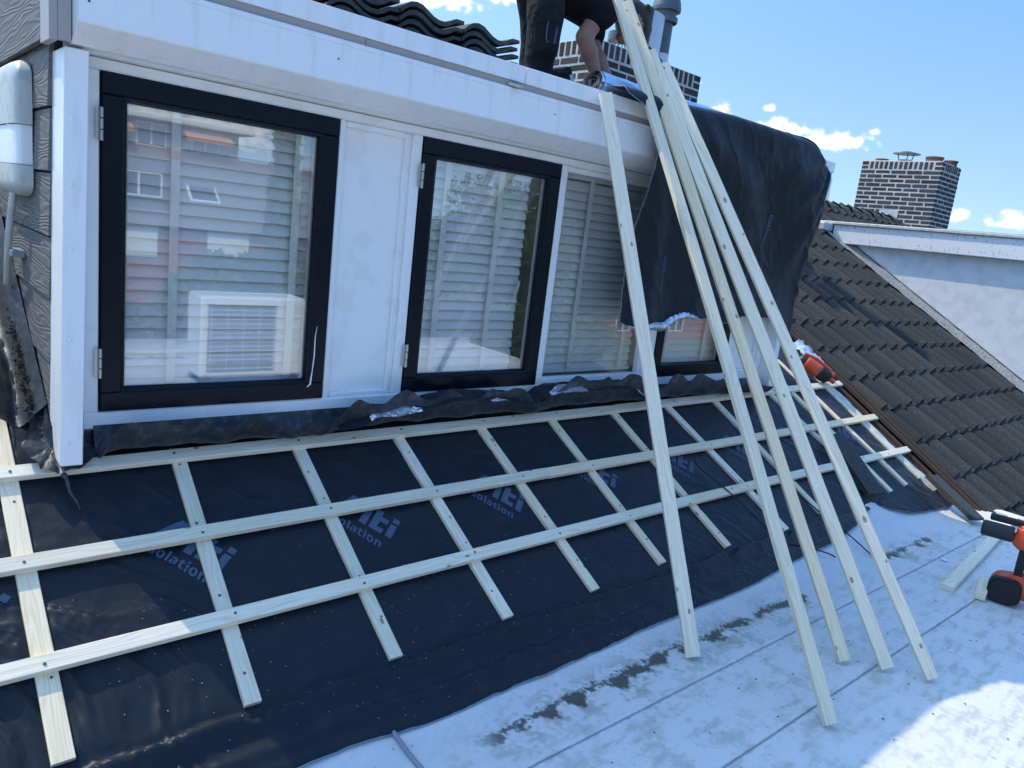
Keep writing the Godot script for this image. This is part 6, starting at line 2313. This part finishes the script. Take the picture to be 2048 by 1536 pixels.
func build_opposite() -> void:
	var gy := -5.6
	var b := MB.new()
	b.quad(Vector3(-150, gy, 200), Vector3(250, gy, 200), Vector3(250, gy, -150), Vector3(-150, gy, -150))
	single("ground", b, M.ground, "", "", "", "structure")
	# tall brick apartment block
	var h := thing("apartment_block", Vector3(16, gy, 48), "brick apartment block with orange awnings across the street, seen mirrored in the glass", "building")
	b = MB.new()
	b.aabb(Vector3(2, gy, 44), Vector3(32, 3.65, 54))
	part(h, "wall", b, M.brick_far)
	b = MB.new()
	b.aabb(Vector3(2, 3.65, 44.6), Vector3(18.0, 5.15, 54), 0.05)
	part(h, "top_storey", b, M.grey_far)
	b = MB.new()
	b.aabb(Vector3(1.5, 5.15, 43.6), Vector3(18.6, 5.5, 55), 0.05)
	part(h, "roof_edge", b, M.white_far)
	b = MB.new()
	b.aabb(Vector3(18.7, 4.6, 43.95), Vector3(32, 4.7, 44.0))
	for k in 60:
		b.aabb(Vector3(18.75 + k * 0.22, 3.65, 43.95), Vector3(18.79 + k * 0.22, 4.6, 43.98))
	part(h, "railing", b, M.white_far)
	for q in [[14.5, 5.1, 2.7], [9.1, 5.05, 2.7]]:
		b = MB.new()
		b.quad(Vector3(q[0], q[1], 44.55), Vector3(q[0], q[1] - 0.55, 43.2), Vector3(q[0] + q[2], q[1] - 0.55, 43.2), Vector3(q[0] + q[2], q[1], 44.55))
		b.quad(Vector3(q[0], q[1] - 0.55, 43.2), Vector3(q[0], q[1] - 0.75, 43.2), Vector3(q[0] + q[2], q[1] - 0.75, 43.2), Vector3(q[0] + q[2], q[1] - 0.55, 43.2))
		part(h, "awning", b, M.awning_cloth)
	for k in 7:
		window_unit(h, Vector3(5.5 + k * 3.6, 1.2, 44), 1.8, 1.5)
		window_unit(h, Vector3(5.5 + k * 3.6, -1.8, 44), 1.8, 1.5)
	for k in 5:
		window_unit(h, Vector3(4.0 + k * 3.0, 3.75, 44.6), 1.6, 1.3)
	# lower slate-roofed house in front of it
	h = thing("slate_roof_house", Vector3(14, gy, 38), "lower house with slate roof, skylight and white roller shutters, mirrored in the glass", "building")
	b = MB.new()
	b.aabb(Vector3(6, gy, 36), Vector3(24, -0.1, 41.5))
	part(h, "wall", b, M.brick_far)
	b = MB.new()
	b.prism(PackedVector2Array([Vector2(35.6, -0.2), Vector2(38.8, 3.0), Vector2(42.0, -0.2)]), func(z: float, y: float, x: float) -> Vector3: return Vector3(x, y, z), 5.7, 24.3)
	var rf := part(h, "roof", b, M.slate_far)
	b = MB.new()
	var rs := Basis(Vector3.RIGHT, 0.0)
	var pp := Vector3(13.5, 1.42, 37.3)
	var dirv := Vector3(0, 2.8, 3.2).normalized()
	var nv := Vector3(0, 3.2, -2.8).normalized()
	b.box(Transform3D(Basis(Vector3.RIGHT, nv, Vector3.RIGHT.cross(nv)), pp + nv * 0.03), Vector3(1.5, 0.12, 1.2), 0.02)
	var skl := part(rf, "skylight_frame", b, M.white_far)
	b = MB.new()
	b.box(Transform3D(Basis(Vector3.RIGHT, nv, Vector3.RIGHT.cross(nv)), pp + nv * 0.10), Vector3(1.25, 0.02, 0.95))
	part(rf, "skylight_pane", b, M.window_dark)
	b = MB.new()
	b.aabb(Vector3(8.0, 0.4, 36.3), Vector3(11.7, 2.6, 38.6))
	part(h, "roof_dormer", b, M.slate_far)
	window_unit(h, Vector3(10.2, 1.05, 36.28), 2.1, 1.15)
	for q in [[10.2, 1.6], [14.4, 2.1], [17.3, 1.6]]:
		window_unit(h, Vector3(q[0], -1.75, 36), q[1], 1.45, 0.95)
	# brick house to the right
	h = thing("brick_house", Vector3(46, gy, 36), "red brick house with a white door, mirrored low in the fixed window", "building")
	b = MB.new()
	b.aabb(Vector3(40, gy, 34), Vector3(60, -2.4, 42))
	part(h, "wall", b, M.brick_far)
	b = MB.new()
	b.prism(PackedVector2Array([Vector2(33.6, -2.5), Vector2(38, -0.6), Vector2(42.4, -2.5)]), func(z: float, y: float, x: float) -> Vector3: return Vector3(x, y, z), 39.6, 60.4)
	part(h, "roof", b, M.slate_far)
	for q in [[43.5, 1.6], [46.6, 1.2], [50, 1.8]]:
		window_unit(h, Vector3(q[0], -5.0, 34), q[1], 2.1)
	# outdoor unit on the flat roof
	h = thing("air_conditioner_unit", Vector3(2.75, 0, 3.75), "white air-conditioner outdoor unit standing on the flat roof behind the camera", "air conditioner")
	b = MB.new()
	b.aabb(Vector3(2.20, 0.06, 3.60), Vector3(3.15, 0.78, 3.95), 0.02)
	part(h, "casing", b, M.white_far)
	b = MB.new()
	for k in 14:
		b.aabb(Vector3(2.27, 0.14 + k * 0.04, 3.59), Vector3(2.86, 0.145 + k * 0.04, 3.598))
	for k in 5:
		b.aabb(Vector3(2.28 + k * 0.143, 0.12, 3.585), Vector3(2.285 + k * 0.143, 0.70, 3.59))
	part(h, "fan_grille", b, M.white_far)
	b = MB.new()
	b.aabb(Vector3(2.26, 0.11, 3.597), Vector3(2.87, 0.71, 3.5995))
	part(h, "fan_opening", b, M.flue_grey)
	b = MB.new()
	b.aabb(Vector3(2.25, 0.003, 3.6), Vector3(2.30, 0.06, 3.95))
	b.aabb(Vector3(3.05, 0.003, 3.6), Vector3(3.10, 0.06, 3.95))
	part(h, "foot", b, M.dark_plastic)
	# trees
	var lb := MB.new()
	for k in 5:
		var a := k * 1.256
		var c0 := Vector3(cos(a) * 0.09, sin(k * 2.0) * 0.05, sin(a) * 0.09)
		var u := Vector3(cos(a * 2.1), 0.5 * sin(a * 3.0), sin(a * 1.3)).normalized()
		var v := u.cross(Vector3(sin(a), 1, 0.3)).normalized()
		lb.tri(c0 - u * 0.09, c0 + v * 0.045, c0 + u * 0.09)
		lb.tri(c0 - u * 0.09, c0 + u * 0.09, c0 - v * 0.045)
	var leaf := lb.mesh()
	leaf.surface_set_material(0, M.leaf)
	for q in [["conifer", 16.35, 34.0, 10.4, 1.25, "pointed green tree rising beside the slate roof, mirrored in the glass", 5], ["tree", 9.6, 26.0, 4.6, 2.6, "round bushy tree before the shutters, mirrored in the left window", 6], ["tree", 12.6, 26.0, 5.3, 2.6, "second bushy tree before the shutters, mirrored in the left window", 7], ["tree", 30.0, 34.0, 10.5, 5.0, "tall broad tree on the left of the group mirrored in the second window", 8], ["tree", 37.5, 37.0, 11.0, 5.5, "tall broad tree in the middle of the mirrored group", 9], ["tree", 45.0, 41.0, 10.5, 5.5, "tall broad tree on the right of the mirrored group", 10], ["tree", 27.0, 24.0, 5.5, 3.0, "small tree in the street, mirrored low in the second window", 12]]:
		tree(q[0], Vector3(q[1], gy, q[2]), q[3], q[4], q[5], q[6], leaf)

func tree(kind: String, at: Vector3, hgt: float, rad: float, label: String, sd: int, leaf: Mesh) -> void:
	var t := thing(kind, at, label, "tree", "trees mirrored in the windows")
	var r := RandomNumberGenerator.new()
	r.seed = sd
	var b := MB.new()
	b.tube(PackedVector3Array([at, at + Vector3(0.1, hgt * 0.4, 0), at + Vector3(0, hgt * 0.85, 0.1)]), PackedFloat32Array([0.26, 0.18, 0.04]), 8)
	var clumps := []
	if kind == "conifer":
		for k in 60:
			var f := pow(r.randf(), 0.8)
			var a := r.randf() * TAU
			clumps.append([at + Vector3(cos(a) * rad * (1.0 - f) * 0.7, hgt * (0.12 + 0.88 * f), sin(a) * rad * (1.0 - f) * 0.7), 0.55])
	else:
		for k in 26:
			var a := r.randf() * TAU
			var e := asin(r.randf_range(-0.6, 1.0))
			var q := r.randf_range(0.45, 0.95)
			var p := at + Vector3(cos(a) * cos(e) * rad * q, hgt - rad + sin(e) * rad * q, sin(a) * cos(e) * rad * q)
			clumps.append([p, rad * r.randf_range(0.22, 0.38)])
			b.tube(PackedVector3Array([at + Vector3(0.1, hgt * 0.35, 0), (at + Vector3(0, hgt * 0.6, 0)).lerp(p, 0.5), p]), PackedFloat32Array([0.08, 0.05, 0.02]), 5)
	part(t, "trunk", b, M.bark)
	var mm := MultiMesh.new()
	mm.transform_format = MultiMesh.TRANSFORM_3D
	mm.use_colors = true
	mm.mesh = leaf
	var per := 230 if kind != "conifer" else 90
	mm.instance_count = clumps.size() * per
	var n := 0
	for c in clumps:
		var tone := r.randf_range(0.7, 1.25)
		for k in per:
			var d: Vector3 = Vector3(r.randfn(), r.randfn(), r.randfn()).normalized() * pow(r.randf(), 0.4) * c[1]
			var s := r.randf_range(0.9, 1.7)
			mm.set_instance_transform(n, Transform3D(Basis.from_euler(Vector3(r.randf() * 6, r.randf() * 6, r.randf() * 6)).scaled(Vector3.ONE * s), c[0] - at + d))
			mm.set_instance_color(n, Color(0.075 * tone, 0.14 * tone, 0.035 * tone))
			n += 1
	var mi := MultiMeshInstance3D.new()
	mi.name = "crown"
	mi.multimesh = mm
	mi.set_meta("kind", "stuff")
	t.add_child(mi)

func _ready() -> void:
	rng.seed = 2024
	# camera: hand-held phone at eye height, tilted down and a little rolled
	var cam := Camera3D.new()
	cam.name = "camera"
	var yaw := deg_to_rad(41.864)
	var pitch := deg_to_rad(-11.703)
	var roll := deg_to_rad(6.847)
	var fw := Vector3(sin(yaw) * cos(pitch), sin(pitch), -cos(yaw) * cos(pitch))
	var rt := Vector3(cos(yaw), 0, sin(yaw))
	var u := rt.cross(fw)
	var r2 := rt * cos(roll) + u * sin(roll)
	var u2 := u * cos(roll) - rt * sin(roll)
	cam.transform = Transform3D(Basis(r2, u2, -fw), Vector3(0, 1.65, 2.85))
	cam.fov = rad_to_deg(2.0 * atan(768.0 / 1500.3))
	cam.near = 0.05
	cam.far = 600.0
	add_child(cam)
	cam.current = true
	# sky and exposure
	var env := Environment.new()
	env.background_mode = Environment.BG_SKY
	var sky := Sky.new()
	var sm := PanoramaSkyMaterial.new()
	sm.panorama = sky_texture()
	sm.energy_multiplier = 1.0
	sky.sky_material = sm
	env.sky = sky
	env.tonemap_mode = Environment.TONE_MAPPER_LINEAR
	env.tonemap_exposure = 1.85
	env.sdfgi_enabled = true
	env.ssao_enabled = true
	env.ssil_enabled = true
	var we := WorldEnvironment.new()
	we.name = "world"
	we.environment = env
	add_child(we)
	# the sun stands behind the dormer, to the left
	var sun := DirectionalLight3D.new()
	sun.name = "sun"
	sun.light_energy = 0.66
	sun.light_color = Color(1.0, 0.95, 0.85)
	sun.light_angular_distance = 0.53
	sun.shadow_enabled = true
	add_child(sun)
	sun.look_at_from_position(Vector3.ZERO, -SUN, Vector3.UP)

	make_materials()
	build_flat_roof()
	build_slope()
	build_dormer()
	build_neighbour()
	build_chimneys()
	build_opposite()
	build_lead()
	build_cloth()
	build_roll()
	build_leaning()
	build_tile_stacks()
	build_trunking()
	build_worker()
	build_tools()
	build_loose()
